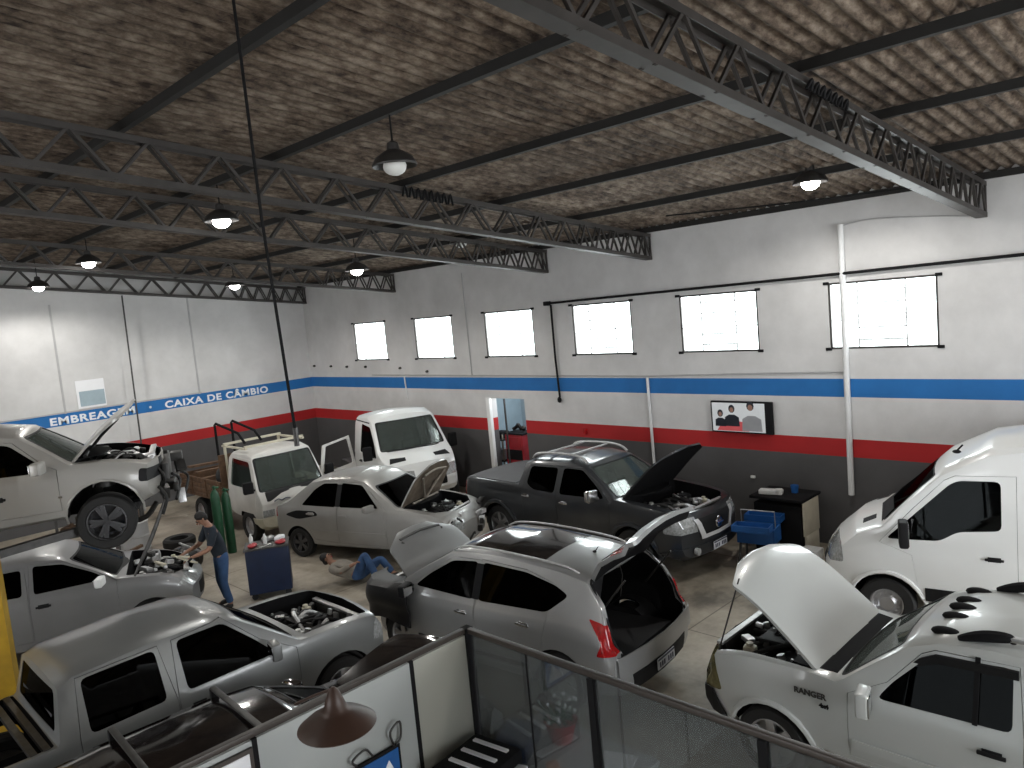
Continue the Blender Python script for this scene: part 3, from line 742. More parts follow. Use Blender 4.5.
# ---- silver sedan, bonnet up
w1 = [(-1.18, 1.08), (-.30, 1.07), (-.29, 1.51), (-.66, 1.50), (-.88, 1.38)]
w2 = [(-.21, 1.07), (.74, 1.08), (.30, 1.49), (-.20, 1.52)]
CARS['s'] = build_car(dict(name='sedan_car', label='pale silver sedan with raised bonnet, between white truck and silver crossover', cat='car', group='parked vehicles',
    loc=(8.57, 13.06, 0), yaw=R(288), paint='sedan_paint', roofw=.56, shoulder=.95, bf=.22, br=.14, wr=.05,
    side=[(-2.04, .42, .84, .70), (-1.97, .32, .98, .76), (-1.5, .27, 1.04, .81), (-.5, .25, 1.02, .83), (1.2, .26, 1.04, .82), (1.8, .27, .99, .80), (2.2, .29, .90, .76), (2.36, .4, .70, .70)],
    top=[(-1.72, 1.08), (-1.55, 1.13), (-.98, 1.53), (-.6, 1.60), (.0, 1.63), (.34, 1.57), (1.20, 1.07)],
    swin=[w1, w2], glass='glass_tinted', ws=([(-.68, 1.09), (.68, 1.09), (.54, 1.46), (-.54, 1.46)], .2, 1.5), rw=([(-.62, 1.16), (.62, 1.16), (.52, 1.42), (-.52, 1.42)], -.7, -1.7),
    doors=[dict(poly=door_poly(-.245, .92, .36, 1.04, w2), h=(-.08, .92)), dict(poly=[(-.98, .62), (-.86, .40), (-.255, .36), (-.255, 1.04), (-.25, 1.55), (-.68, 1.54), (-.94, 1.40), (-1.24, 1.10), (-1.16, .98)], h=(-.9, .93))], handle_mat='sedan_paint',
    hood=dict(poly=[(1.24, -.68), (1.9, -.62), (2.15, -.3), (2.18, 0), (2.15, .3), (1.9, .62), (1.24, .68)], x=1.22, x1=2.15, hw=.62, z=1.03, z0=.4, ze=.97, zc=.68, ang=64, seed=15, bright=.9, ribs=True, pale=True),
    arch=[(1.48, .30, .36), (-1.28, .30, .36)], tire=(.30, .18, 'twin'),
    hl=([(1.95, .66), (2.5, .62), (2.5, .78), (2.02, .84)], 'head_lens'), tl=([(-2.3, .80), (-1.84, .82), (-1.88, 1.0), (-2.3, .98)], 'red_lens'), mir=(.66, .84, 1.12, 'sedan_paint', .13),
    trim=[('pillar_cover', XZ, [(-.31, 1.08), (-.20, 1.08), (-.19, 1.49), (-.30, 1.49)], -1.6, -.3, 'black_plastic', .005), ('dark_patch', XZ, rpoly([(-1.62, .88), (-1.25, .80), (-.72, .90), (-.80, .98), (-1.3, .98)], .1), -1.6, -.3, 'matte_black', .003),
          ('side_moulding', XZ, [(-.9, .56), (.9, .56), (.9, .61), (-.9, .61)], -1.6, -.3, 'sedan_paint', .014)],
    cab=(-1.2, 1.15, .33, 1.02, (-.05, -.75)), seat='grey_fabric'))

rg = random.Random(17)
for k in range(14):
    p = Vector((rg.uniform(2.12, 2.50), rg.uniform(-.66, .6), rg.uniform(.45, .95)))
    if k % 3 == 0: MB().tube([p, p+Vector((.06, rg.uniform(-.2, .2), .06)), p+Vector((-.05, rg.uniform(-.3, .3), -.1))], .018, 7).build('hose', 'rubber', CARS['s'])
    else: MB().box(p, (rg.uniform(.05, .14), rg.uniform(.06, .2), rg.uniform(.05, .14)), (rg.uniform(-.4, .4), 0, rg.uniform(-.4, .4)), .012).build('bracket', rg.choice(('dark_metal', 'aluminium', 'oily_metal', 'bright_trim')), CARS['s'])
# ---- white cab-over truck with open door, load bed and rack
w2 = [(-.50, 1.22), (.62, 1.20), (.34, 1.78), (-.48, 1.82)]
CARS['t'] = build_car(dict(name='flatbed_truck', label='white cab-over truck with load bed, rack over cab and open door', cat='truck', group='parked vehicles',
    loc=(8.22, 16.4, 0), yaw=R(270), paint='dirty_white_paint', roofw=.70, shoulder=.975, bf=.10, xbf=.3, wr=.06,
    side=[(-.76, .70, 1.15, .80), (-.72, .56, 1.2, .84), (.3, .46, 1.2, .86), (.72, .42, 1.16, .86), (.90, .36, 1.05, .85), (.96, .40, .85, .82)],
    top=[(-.74, 1.22), (-.70, 1.84), (-.55, 1.94), (.2, 1.97), (.44, 1.91), (.84, 1.13)],
    swin=[w2], glass='glass_clear', ws=([(-.77, 1.15), (.77, 1.15), (.69, 1.85), (-.69, 1.85)], .2, 1.6, 'glass_windshield'), rw=([(-.6, 1.3), (.6, 1.3), (.58, 1.75), (-.58, 1.75)], -.3, -1.2),
    doors=[dict(poly=[(-.58, .66), (.66, .66), (.72, 1.18), (.42, 1.83), (-.56, 1.88)], open=1, ang=72, hinge=.68)],
    arch=[(.22, .36, .42)], tire=(.35, .2, 'steel'),
    grille=([(-.62, .66), (.62, .66), (.62, .78), (-.62, .78)], 'dark_metal'), mir=(.74, .88, 1.30, 'matte_black', .26),
    trim=[('headlight', YZ, [(-.80, .62), (-.55, .62), (-.55, .76), (-.80, .76)], .4, 2., 'head_lens', .012), ('headlight', YZ, [(.55, .62), (.80, .62), (.80, .76), (.55, .76)], .4, 2., 'head_lens', .012),
          ('bumper', YZ, [(-.86, .34), (.86, .34), (.86, .60), (-.86, .60)], .55, 2., 'cream_plastic', .05)],
    cab=(-.6, .85, .7, 1.16, (-.2,)), seat='grey_fabric'))
pt = CARS['t']
MB().bar((.4, .35, .62), (-3.3, .35, .62), .08, .16).bar((.4, -.35, .62), (-3.3, -.35, .62), .08, .16).build('chassis_frame', 'dark_metal', pt)
for s in (1, -1): wheel(pt, -2.35, s*.74, .35, .35, .2, 'steel', s)
b = MB().box((-2.15, 0, .80), (2.5, 1.76, .08))
b.build('bed_floor', 'rusty', pt)
for s in (1, -1):
    b = MB()
    for k in range(3): b.box((-2.15, s*.87, .92+.13*k), (2.5, .03, .11), bev=.006)
    for x in (-.95, -1.75, -2.55, -3.35): b.box((x, s*.895, 1.02), (.05, .03, .42))
    b.build('bed_side', 'rusty', pt)
MB().box((-3.40, 0, 1.03), (.04, 1.76, .36)).build('tail_board', 'rusty', pt)
MB().box((-.92, 0, 1.36), (.05, 1.7, 1.0)).build('head_board', 'rusty', pt)
b = MB()
for x in (-.86, .20): b.bar((x, -.72, 2.10), (x, .72, 2.10), .05, .05)
for s in (1, -1):
    b.bar((-.95, s*.70, 2.06), (.25, s*.70, 2.06), .05, .04); b.bar((-.9, s*.68, 1.2), (-.9, s*.68, 2.06), .05, .05)
b.build('cab_rack', 'cream_plastic', pt)
for s in (-.80, -.40):
    MB().tube([(-1.0, s, 1.85), (-1.0, s, 2.56), (-.94, s, 2.60), (-.4, s+.25, 2.36), (-.25, s+.32, 2.12)], .030, 8, 1).build('rack_hoop', 'matte_black', pt)

b = MB()
b.tube([(.955, -.55, .93), (.965, -.45, .96), (.968, -.38, .92), (.97, -.28, .95), (.972, -.18, .93)], .012, 6)
b.build('decal', 'plate_dark', pt)
# ---- white chassis-cab van at the back, behind the sedan
w2 = [(-.92, 1.36), (.30, 1.32), (.10, 1.66), (-.24, 2.02), (-.88, 2.06)]
CARS['i'] = build_car(dict(name='cargo_van', label='white short-nosed cargo van standing behind the pale silver sedan', cat='van', group='parked vehicles',
    loc=(11.30, 15.35, 0), yaw=R(254), paint='white_paint', roofw=.80, shoulder=.98, bf=.16, xbf=-.1, wr=.06, crown=.06,
    side=[(-1.62, .6, 1.2, .90), (-1.5, .5, 1.3, .94), (-.9, .45, 1.3, .97), (.2, .45, 1.26, .97), (.55, .45, 1.18, .96), (.85, .42, 1.03, .91), (1.05, .42, .85, .84), (1.14, .55, .68, .78)],
    top=[(-1.58, 1.35), (-1.5, 2.08), (-1.3, 2.22), (-.5, 2.27), (-.18, 2.18), (.42, 1.44), (.95, 1.14)],
    swin=[w2], ws=([(-.83, 1.47), (.83, 1.47), (.74, 2.12), (-.74, 2.12)], -.6, 1.6, 'glass_windshield'),
    doors=[dict(poly=[(-1.0, .62), (.30, .62), (.42, 1.25), (.18, 1.68), (-.20, 2.10), (-1.0, 2.13)], h=(-.82, 1.14))], handle_mat='black_plastic',
    arch=[(.42, .35, .43)], tire=(.35, .22, 'steel'),
    hl=([(.72, .86), (1.3, .72), (1.3, .92), (.86, 1.06)], 'head_lens'), mir=(.22, 1.0, 1.46, 'matte_black', .34),
    grille=([(-.5, .6), (.5, .6), (.5, .85), (-.5, .85)], 'black_plastic'),
    trim=[('hood_vent', XY, [(.62, -.72), (.70, -.36), (.80, -.38), (.76, -.78)], 1., 1.8, 'black_plastic', .006), ('hood_vent', XY, [(.62, .72), (.76, .78), (.80, .38), (.70, .36)], 1., 1.8, 'black_plastic', .006),
          ('roof_joint', XZ, [(-1.4, 2.10), (-.3, 2.10), (-.3, 2.13), (-1.4, 2.13)], -1.6, -.2, 'black_plastic', .003)],
    cab=(-1.3, .4, .55, 1.42, (-.5,)), seat='grey_fabric'))
pi_ = CARS['i']
MB().bar((.3, .35, .6), (-3.0, .35, .6), .08, .16).bar((.3, -.35, .6), (-3.0, -.35, .6), .08, .16).box((-2.3, 0, .78), (1.5, 1.7, .16)).build('chassis_frame', 'dark_metal', pi_)
for s in (1, -1): wheel(pi_, -2.3, s*.72, .35, .35, .2, 'steel', s)
MB().tube([(.42, -.7, 1.47), (.52, -.2, 1.47), (.53, .1, 1.48)], .014, 6).tube([(.5, .05, 1.47), (.55, .4, 1.47), (.48, .62, 1.47)], .014, 6).build('wiper', 'black_plastic', pi_)

# ---- black wagon with roof bars, in front of the grey pickup
w1 = [(-1.3, 1.0), (-.30, .98), (-.29, 1.32), (-1.15, 1.30)]
w2 = [(-.20, .98), (.72, 1.0), (.20, 1.32), (-.19, 1.33)]
CARS['b'] = build_car(dict(name='station_wagon', label='black station wagon with two roof bars, between grey pickup and white partition', cat='car', group='parked vehicles',
    loc=(2.68, 6.18, 0), yaw=R(-3), paint='black_paint', roofw=.60, shoulder=.95, bf=.22, br=.12,
    side=[(-2.2, .42, .9, .74), (-2.1, .3, .98, .82), (-.5, .24, .97, .86), (1.0, .25, .98, .86), (1.6, .26, .95, .84), (2.05, .28, .86, .78), (2.25, .4, .68, .70)],
    top=[(-2.0, 1.0), (-1.6, 1.38), (-1.1, 1.44), (-.2, 1.46), (.18, 1.41), (1.02, 1.0)],
    swin=[w1, w2], glass='glass_dark', ws=([(-.70, 1.04), (.70, 1.04), (.56, 1.37), (-.56, 1.37)], .1, 1.4, 'glass_tinted'), rw=([(-.6, 1.05), (.6, 1.05), (.54, 1.32), (-.54, 1.32)], -1.3, -2.3),
    doors=[dict(poly=door_poly(-.245, .92, .36, .96, w2), h=(-.08, .85)), dict(poly=door_poly(-1.2, -.255, .36, .96, w1), h=(-1.0, .86))], handle_mat='black_plastic',
    hood=dict(poly=[(1.1, -.72), (1.9, -.66), (2.1, 0), (1.9, .66), (1.1, .72)], x=1.08, x1=2.1, hw=.66, z=.98, z0=.4, ze=.92, zc=.78, ang=26, seed=40),
    arch=[(1.38, .31, .37), (-1.3, .31, .37)], tire=(.31, .2, 'alloy'),
    hl=([(1.85, .66), (2.4, .62), (2.4, .78), (1.92, .84)], 'head_lens'), tl=([(-2.3, .7), (-2.05, .7), (-2.02, .95), (-2.3, .93)], 'red_lens'), mir=(.76, .87, 1.02, 'black_paint', .14),
    cab=(-1.6, 1.0, .33, .98, (.0, -.8))))
for x in (-1.0, -.16):
    o = MB().box((x, 0, 1.535), (.055, 1.16, .022), bev=.008).build('roof_bar', 'dark_metal', CARS['b'])
    for s in (1, -1): MB().box((x, s*.56, 1.48), (.07, .05, .11), (s*R(10), 0, 0), .012).build('bar_foot', 'black_plastic', o)

# ---- pearl SUV up on the lift
w1 = [(-1.3, 1.03), (-.22, .98), (-.20, 1.38), (-.9, 1.30)]
w2 = [(-.10, .97), (1.02, .94), (.98, 1.02), (.66, 1.29), (.2, 1.38), (-.09, 1.39)]
CARS['l'] = build_car(dict(name='suv_car', label='pearl white coupe-roofed SUV raised on the lift, bonnet open and front bumper off', cat='car', group='parked vehicles',
    loc=(1.706, 11.51, 2.30), yaw=R(-22), paint='pearl_paint', roofw=.64, shoulder=.95, bf=.22, br=.14,
    side=[(-2.4, .5, .9, .8), (-2.3, .38, 1.0, .9), (-1.5, .33, 1.03, .98), (0, .32, .97, .97), (1.1, .33, .95, .97), (1.6, .34, .94, .97), (2.0, .36, .89, .95), (2.26, .44, .82, .90)],
    top=[(-2.25, 1.05), (-1.6, 1.3), (-.6, 1.46), (.2, 1.48), (.74, 1.38), (1.32, .98)],
    swin=[w1, w2], glass='glass_tinted', ws=([(-.78, 1.0), (.78, 1.0), (.60, 1.35), (-.60, 1.35)], .5, 1.7, 'glass_windshield'), rw=([(-.6, 1.1), (.6, 1.1), (.56, 1.3), (-.56, 1.3)], -1., -2.3),
    doors=[dict(poly=door_poly(-.145, 1.14, .46, .95, w2), h=(.5, .70)), dict(poly=door_poly(-1.2, -.155, .46, .98, w1), h=(-1.0, .74))], handle_mat='black_plastic',
    hood=dict(poly=[(1.30, -.80), (2.02, -.74), (2.22, -.4), (2.24, 0), (2.22, .4), (2.02, .74), (1.30, .80)], x=1.28, x1=2.24, hw=.74, z=.97, z0=.4, ze=.92, zc=.7, ang=47, seed=21, ribs=True),
    arch=[(1.58, .33, .41), (-1.35, .33, .41)], tire=(.335, .25, 'twin'), wz=.235, lip=('pearl_paint', .016),
    hl=([(1.98, .66), (2.4, .62), (2.4, .74), (2.0, .82)], 'black_plastic'), tl=([(-2.5, .7), (-2.15, .72), (-2.1, .95), (-2.5, .9)], 'red_lens'), mir=(.98, .98, 1.02, 'pearl_paint', .15),
    trim=[('bonnet_shutline', XZ, [(1.12, .62), (1.16, .62), (1.16, .64), (1.12, .64)], -1.6, -.3, 'chrome', .01)],
    cab=(-1.8, 1.25, .4, 1.0, (.1, -.8))))
pl = CARS['l']
rg = random.Random(4)
MB().box((2.28, .05, .60), (.08, 1.05, .34), bev=.02).build('radiator', 'dark_metal', pl)
MB().box((2.38, 0, .46), (.06, 1.3, .10), bev=.02).build('crash_beam', 'oily_metal', pl)
for k in range(12):
    p = Vector((rg.uniform(2.1, 2.45), rg.uniform(-.85, .6), rg.uniform(.3, .85)))
    if k % 3 == 0: MB().tube([p, p+Vector((.08, rg.uniform(-.2, .2), -.12)), p+Vector((.02, rg.uniform(-.3, .3), -.3))], .02, 7).build('hose', 'rubber', pl)
    else: MB().box(p, (rg.uniform(.06, .16), rg.uniform(.06, .2), rg.uniform(.06, .2)), (rg.uniform(-.5, .5), 0, rg.uniform(-.4, .4)), .012).build('bracket', rg.choice(('dark_metal', 'aluminium', 'oily_metal')), pl)
MB().tube([(2.24, -.88, .38), (2.05, -1.0, -.02), (1.80, -1.06, -.46)], lambda t: .012+.014*math.sin(PI*t), 8).build('hanging_strut', 'dark_metal', pl, 'loose grey trim arm hanging from the bare front')
MB().box((1.62, -.55, .12), (.3, .6, .08), bev=.02).tube([(1.3, -.3, .2), (1.9, -.5, .1), (2.1, -.2, .22)], .035).build('suspension_arm', 'oily_metal', pl)

# ---- silver hatchback below it, bonnet off
w1 = [(-1.25, 1.13), (-.42, 1.11), (-.42, 1.47), (-1.05, 1.46)]
w2 = [(-.27, 1.11), (.70, 1.13), (.52, 1.26), (.12, 1.45), (-.27, 1.49)]
CARS['k'] = build_car(dict(name='hatchback_car', label='silver hatchback with bonnet off, below the raised pearl SUV', cat='car', group='parked vehicles',
    loc=(3.07, 13.59, 0), yaw=R(-22), paint='hatch_paint', roofw=.60, shoulder=.95, bf=.24, br=.12,
    side=[(-2.0, .42, .95, .78), (-1.9, .3, 1.05, .84), (-.5, .26, 1.07, .88), (.85, .28, 1.07, .88), (1.4, .3, 1.01, .87), (1.8, .3, .9, .83), (2.02, .45, .7, .76)],
    top=[(-1.9, 1.08), (-1.5, 1.48), (-.8, 1.58), (-.2, 1.58), (.1, 1.53), (.88, 1.10)],
    swin=[w1, w2], glass='glass_dark', ws=([(-.72, 1.13), (.72, 1.13), (.56, 1.48), (-.56, 1.48)], -.1, 1.3, 'glass_tinted'), rw=([(-.6, 1.15), (.6, 1.15), (.54, 1.42), (-.54, 1.42)], -1.2, -2.2),
    doors=[dict(poly=door_poly(-.335, .82, .42, 1.09, w2), h=(-.16, .93)), dict(poly=door_poly(-1.15, -.345, .42, 1.09, w1), h=(-1.0, .94))], handle_mat='black_plastic',
    hood=dict(poly=[(.95, -.74), (1.6, -.68), (1.86, -.3), (1.9, 0), (1.86, .3), (1.6, .68), (.95, .74)], panel=False, x=.92, x1=1.9, hw=.68, z=1.06, z0=.42, ze=1.0, seed=30, bright=.9),
    arch=[(1.26, .33, .39), (-1.28, .33, .39)], tire=(.33, .2, 'alloy'),
    hl=([(1.62, .80), (2.3, .72), (2.3, .86), (1.78, .95)], 'head_lens'), tl=([(-2.1, .75), (-1.85, .75), (-1.85, 1.02), (-2.1, 1.0)], 'red_lens'), mir=(.62, .88, 1.16, 'white_paint', .14),
    grille=([(-.45, .5), (.45, .5), (.45, .7), (-.45, .7)], 'black_plastic'),
    cab=(-1.5, .85, .36, 1.08, (-.2, -.9))))
pk = CARS['k']
rg = random.Random(9)
for k in range(16):
    p = (rg.uniform(1.0, 1.9), rg.uniform(-.6, .6), rg.uniform(.98, 1.16))
    if k % 2: MB().tube([p, (p[0]+rg.uniform(-.2, .2), p[1]+rg.uniform(-.2, .2), p[2]+.05), (p[0]+rg.uniform(-.3, .3), p[1]+rg.uniform(-.3, .3), .95)], .018, 7).build('hose', rg.choice(('aluminium', 'rubber', 'cream_plastic')), pk)
    else: MB().box(p, (rg.uniform(.06, .2), rg.uniform(.05, .14), .07), (rg.uniform(-.4, .4), rg.uniform(-.4, .4), rg.uniform(0, 3)), .012).build('bracket', rg.choice(('aluminium', 'dark_metal', 'white_plastic')), pk)
# ================================================================== the setting
XW, YB = 13.0, 22.5
def struct(o): o['kind'] = 'structure'; return o
def ramp_z(name, stops, rough=.75):
    """wall paint in bands by height; a little dirt"""
    m, N, L, b = nodes_of(name)
    g = N.new('ShaderNodeNewGeometry'); sp = N.new('ShaderNodeSeparateXYZ'); L.new(g.outputs['Position'], sp.inputs[0])
    mr = N.new('ShaderNodeMapRange'); mr.inputs['From Min'].default_value = 0; mr.inputs['From Max'].default_value = 8
    L.new(sp.outputs['Z'], mr.inputs['Value'])
    ra = N.new('ShaderNodeValToRGB'); ra.color_ramp.interpolation = 'CONSTANT'
    el = ra.color_ramp.elements
    el[0].position = 0; el[0].color = (*stops[0][1], 1)
    el[1].position = stops[1][0]/8; el[1].color = (*stops[1][1], 1)
    for z, c in stops[2:]:
        e = el.new(z/8); e.color = (*c, 1)
    L.new(mr.outputs[0], ra.inputs['Fac'])
    no = N.new('ShaderNodeTexNoise'); no.inputs['Scale'].default_value = 1.1; no.inputs['Detail'].default_value = 7; no.inputs['Roughness'].default_value = .65
    L.new(g.outputs['Position'], no.inputs['Vector'])
    mp = N.new('ShaderNodeMapRange'); mp.inputs['From Min'].default_value = .3; mp.inputs['From Max'].default_value = .7; mp.inputs['To Min'].default_value = .84; mp.inputs['To Max'].default_value = 1.04
    L.new(no.outputs['Fac'], mp.inputs['Value'])
    mx = N.new('ShaderNodeMix'); mx.data_type = 'RGBA'; mx.blend_type = 'MULTIPLY'; mx.inputs[0].default_value = 1
    L.new(ra.outputs['Color'], mx.inputs[6]); L.new(mp.outputs[0], mx.inputs[7]); L.new(mx.outputs[2], b.inputs['Base Color'])
    b.inputs['Roughness'].default_value = rough
    bp = N.new('ShaderNodeBump'); bp.inputs['Strength'].default_value = .25; bp.inputs['Distance'].default_value = .02
    L.new(no.outputs['Fac'], bp.inputs['Height']); L.new(bp.outputs['Normal'], b.inputs['Normal'])
    return m
GREY, RED, WHITE, BLUE = (.085, .083, .085), (.42, .012, .014), (.62, .615, .61), (.012, .145, .42)
ramp_z('wall_paint', [(0, GREY), (1.58, RED), (1.905, WHITE), (2.60, BLUE), (2.925, WHITE)])

def floor_mat():
    m, N, L, b = nodes_of('concrete')
    g = N.new('ShaderNodeNewGeometry')
    n1 = N.new('ShaderNodeTexNoise'); n1.inputs['Scale'].default_value = .55; n1.inputs['Detail'].default_value = 8; n1.inputs['Roughness'].default_value = .62
    n2 = N.new('ShaderNodeTexNoise'); n2.inputs['Scale'].default_value = 9; n2.inputs['Detail'].default_value = 6
    for n in (n1, n2): L.new(g.outputs['Position'], n.inputs['Vector'])
    ra = N.new('ShaderNodeValToRGB'); e = ra.color_ramp.elements
    e[0].position = .33; e[0].color = (.09, .076, .058, 1); e[1].position = .62; e[1].color = (.46, .41, .335, 1)
    e.new(.45).color = (.29, .255, .20, 1)
    L.new(n1.outputs['Fac'], ra.inputs['Fac'])
    mp = N.new('ShaderNodeMapRange'); mp.inputs['To Min'].default_value = .72; mp.inputs['To Max'].default_value = 1.2; L.new(n2.outputs['Fac'], mp.inputs['Value'])
    mx = N.new('ShaderNodeMix'); mx.data_type = 'RGBA'; mx.blend_type = 'MULTIPLY'; mx.inputs[0].default_value = 1
    L.new(ra.outputs['Color'], mx.inputs[6]); L.new(mp.outputs[0], mx.inputs[7])
    # slab joints
    br = N.new('ShaderNodeTexBrick'); br.offset = 0; br.inputs['Scale'].default_value = 1; br.inputs['Brick Width'].default_value = 2.9; br.inputs['Row Height'].default_value = 2.9; br.inputs['Mortar Size'].default_value = .012
    br.inputs['Color1'].default_value = br.inputs['Color2'].default_value = (1, 1, 1, 1); br.inputs['Mortar'].default_value = (.45, .43, .4, 1)
    L.new(g.outputs['Position'], br.inputs['Vector'])
    m2 = N.new('ShaderNodeMix'); m2.data_type = 'RGBA'; m2.blend_type = 'MULTIPLY'; m2.inputs[0].default_value = 1
    L.new(mx.outputs[2], m2.inputs[6]); L.new(br.outputs['Color'], m2.inputs[7]); L.new(m2.outputs[2], b.inputs['Base Color'])
    b.inputs['Roughness'].default_value = .5
floor_mat()
def roof_mat():
    m, N, L, b = nodes_of('fibre_cement')
    g = N.new('ShaderNodeNewGeometry')
    def noise(sc, stretch, det=6):
        mp = N.new('ShaderNodeMapping'); mp.inputs['Scale'].default_value = stretch
        n = N.new('ShaderNodeTexNoise'); n.inputs['Scale'].default_value = sc; n.inputs['Detail'].default_value = det; n.inputs['Roughness'].default_value = .68
        L.new(g.outputs['Position'], mp.inputs['Vector']); L.new(mp.outputs[0], n.inputs['Vector']); return n
    a, c, d = noise(1.6, (.35, 1, 1)), noise(11, (.45, 1, 1)), noise(.5, (1, 1, 1))
    ra = N.new('ShaderNodeValToRGB'); e = ra.color_ramp.elements
    e[0].position = .38; e[0].color = (.022, .013, .009, 1); e[1].position = .63; e[1].color = (.26, .215, .17, 1); e.new(.49).color = (.115, .085, .062, 1)
    mm = N.new('ShaderNodeMath'); mm.operation = 'MULTIPLY_ADD'; mm.inputs[1].default_value = .68; L.new(c.outputs['Fac'], mm.inputs[0])
    m3 = N.new('ShaderNodeMath'); m3.operation = 'MULTIPLY'; m3.inputs[1].default_value = .32; L.new(a.outputs['Fac'], m3.inputs[0]); L.new(m3.outputs[0], mm.inputs[2])
    L.new(mm.outputs[0], ra.inputs['Fac'])
    mp2 = N.new('ShaderNodeMapRange'); mp2.inputs['From Min'].default_value = .35; mp2.inputs['From Max'].default_value = .65; mp2.inputs['To Min'].default_value = .7; mp2.inputs['To Max'].default_value = 1.15; L.new(d.outputs['Fac'], mp2.inputs['Value'])
    mx = N.new('ShaderNodeMix'); mx.data_type = 'RGBA'; mx.blend_type = 'MULTIPLY'; mx.inputs[0].default_value = 1
    L.new(ra.outputs['Color'], mx.inputs[6]); L.new(mp2.outputs[0], mx.inputs[7]); L.new(mx.outputs[2], b.inputs['Base Color'])
    b.inputs['Roughness'].default_value = .9
roof_mat()
mat('steel_paint', (.060, .054, .050), .55, .2, var=.35, scale=5)
mat('purlin_paint', (.012, .011, .010), .8, 0, var=.3, scale=5)
mat('lamp_shade', (.03, .028, .027), .5)
mat('lamp_brown', (.050, .026, .018), .42, .1, var=.25, scale=4)
mat('pipe_white', (.72, .73, .73), .45)
mat('pipe_grey', (.42, .42, .42), .5)
mat('panel_white', (.36, .38, .37), .5, var=.06, scale=1.5)
mat('panel_cream', (.34, .34, .295), .5, var=.08, scale=1.5)
mat('frame_brown', (.050, .040, .034), .45, .2)
mat('yellow_paint', (.55, .33, .02), .5, var=.3)
mat('green_paint', (.008, .075, .030), .45, var=.4)
mat('blue_paint', (.006, .018, .062), .45, var=.3)
mat('blue_plastic', (.02, .12, .38), .4, var=.25)
mat('red_paint', (.42, .02, .03), .45, var=.35)
mat('skin', (.30, .155, .10), .55)
mat('hair', (.010, .008, .007), .7)
mat('navy_cloth', (.016, .024, .036), .9, var=.3, scale=9)
mat('denim', (.045, .105, .24), .9, var=.45, scale=7)
mat('grey_cloth', (.26, .235, .20), .9, var=.3, scale=8)
mat('shoe', (.02, .018, .017), .7)
mat('bulb', (1, 1, 1), .5, emit=(1., .98, .94), estr=30)
mat('steel_door', (.33, .42, .47), .4, var=.1)
mat('leather', (.007, .007, .008), .5, bump=.3, bscale=60)
mat('lettering_white', (.80, .84, .88), .6)

# ---- window wall with openings
wins = [((19.75, 18.16), 1), ((16.81, 15.22), 2), ((13.98, 12.32), 3), ((11.12, 9.52), 4), ((8.36, 6.72), 5), ((5.44, 3.75), 6)]
WZ0, WZ1 = 3.44, 4.56
wm = MB().box((XW+.1, 6.25, 3.6), (.2, 32.5, 7.2)).mesh('w', sm=False); wm.materials.append(M('wall_paint'))
for (ya, yb), n in wins:
    wm = boolop(wm, cutter([(yb, WZ0), (ya, WZ0), (ya, WZ1), (yb, WZ1)], YZ, XW-.5, XW+.5, 'wall_paint'), 'DIFFERENCE')
wm = boolop(wm, cutter([(12.84, -.5), (14.02, -.5), (14.02, 2.42), (12.84, 2.42)], YZ, XW-.5, XW+.5, 'wall_paint'), 'DIFFERENCE')
wall_window = struct(mobj('wall_right', wm))
wall_back = struct(MB().box((-.5, YB+.1, 4.), (27.4, .2, 8.)).build('wall_back', 'wall_paint'))
fl = struct(MB().box((-.5, 6., -.1), (29, 36, .2)).build('floor', 'concrete'))
# painted lettering on the back wall band
for txt, x0, x1, zc in (('EMBREAGEM', 5.32, 7.42, 2.765), ('CAIXA DE CÂMBIO', 8.25, 11.42, 2.765), ('MECÂNICA', 2.2, 4.45, 2.765)):
    me = text_mesh(txt, .27, .009, space=1.12)
    xs = [v.co.x for v in me.vertices]; w = max(xs)-min(xs)
    me.transform(Matrix.Diagonal(((x1-x0)/w, 1, 1, 1))); me.transform(Matrix.Rotation(PI/2, 4, 'X')); me.materials.append(M('lettering_white'))
    if txt == 'MECÂNICA': bpy.data.meshes.remove(me); continue
    o = mobj('lettering', me, None, wall_back, 'white painted capitals on the blue band'); o.location = (x0, YB-.003, zc-.095)
b = MB()
for x in (4.75, 7.85): b.cyl((x, YB-.004, 2.76), (x, YB+.01, 2.76), .035, seg=14)
b.build('lettering', 'lettering_white', wall_back, 'small white dots between the words')
b = MB().prism([(4.05, 2.66), (4.28, 2.66), (4.16, 2.86)], XZ, YB-.004, YB+.01); b.build('lettering', 'lettering_white', wall_back)
# plaster joints on the back wall
for x in (5.72, 9.28): struct(MB().box((x, YB-.004, 4.35), (.05, .012, 2.85)).build('trim_1' if x < 6 else 'trim_2', 'pipe_grey'))
struct(MB().box((4.6, YB-.006, 2.96), (9.5, .02, .03)).build('trim_3', 'pipe_grey'))

# walls out of the photograph's view: the front with the vehicle entrance, the left side with another
fm = MB().box((-.5, -6.2, 4.), (27.4, .2, 8.)).mesh('w', sm=False); fm.materials.append(M('wall_paint'))
fm = boolop(fm, cutter([(2., -1), (11., -1), (11., 4.6), (2., 4.6)], XZ, -7, -5, 'wall_paint'), 'DIFFERENCE'); struct(mobj('wall_front', fm))
lm = MB().box((-14.1, 8.2, 4.), (.2, 29, 8.)).mesh('w', sm=False); lm.materials.append(M('wall_paint'))
lm = boolop(lm, cutter([(0., -1), (12., -1), (12., 4.6), (0., 4.6)], YZ, -15, -13, 'wall_paint'), 'DIFFERENCE'); struct(mobj('wall_left', lm))
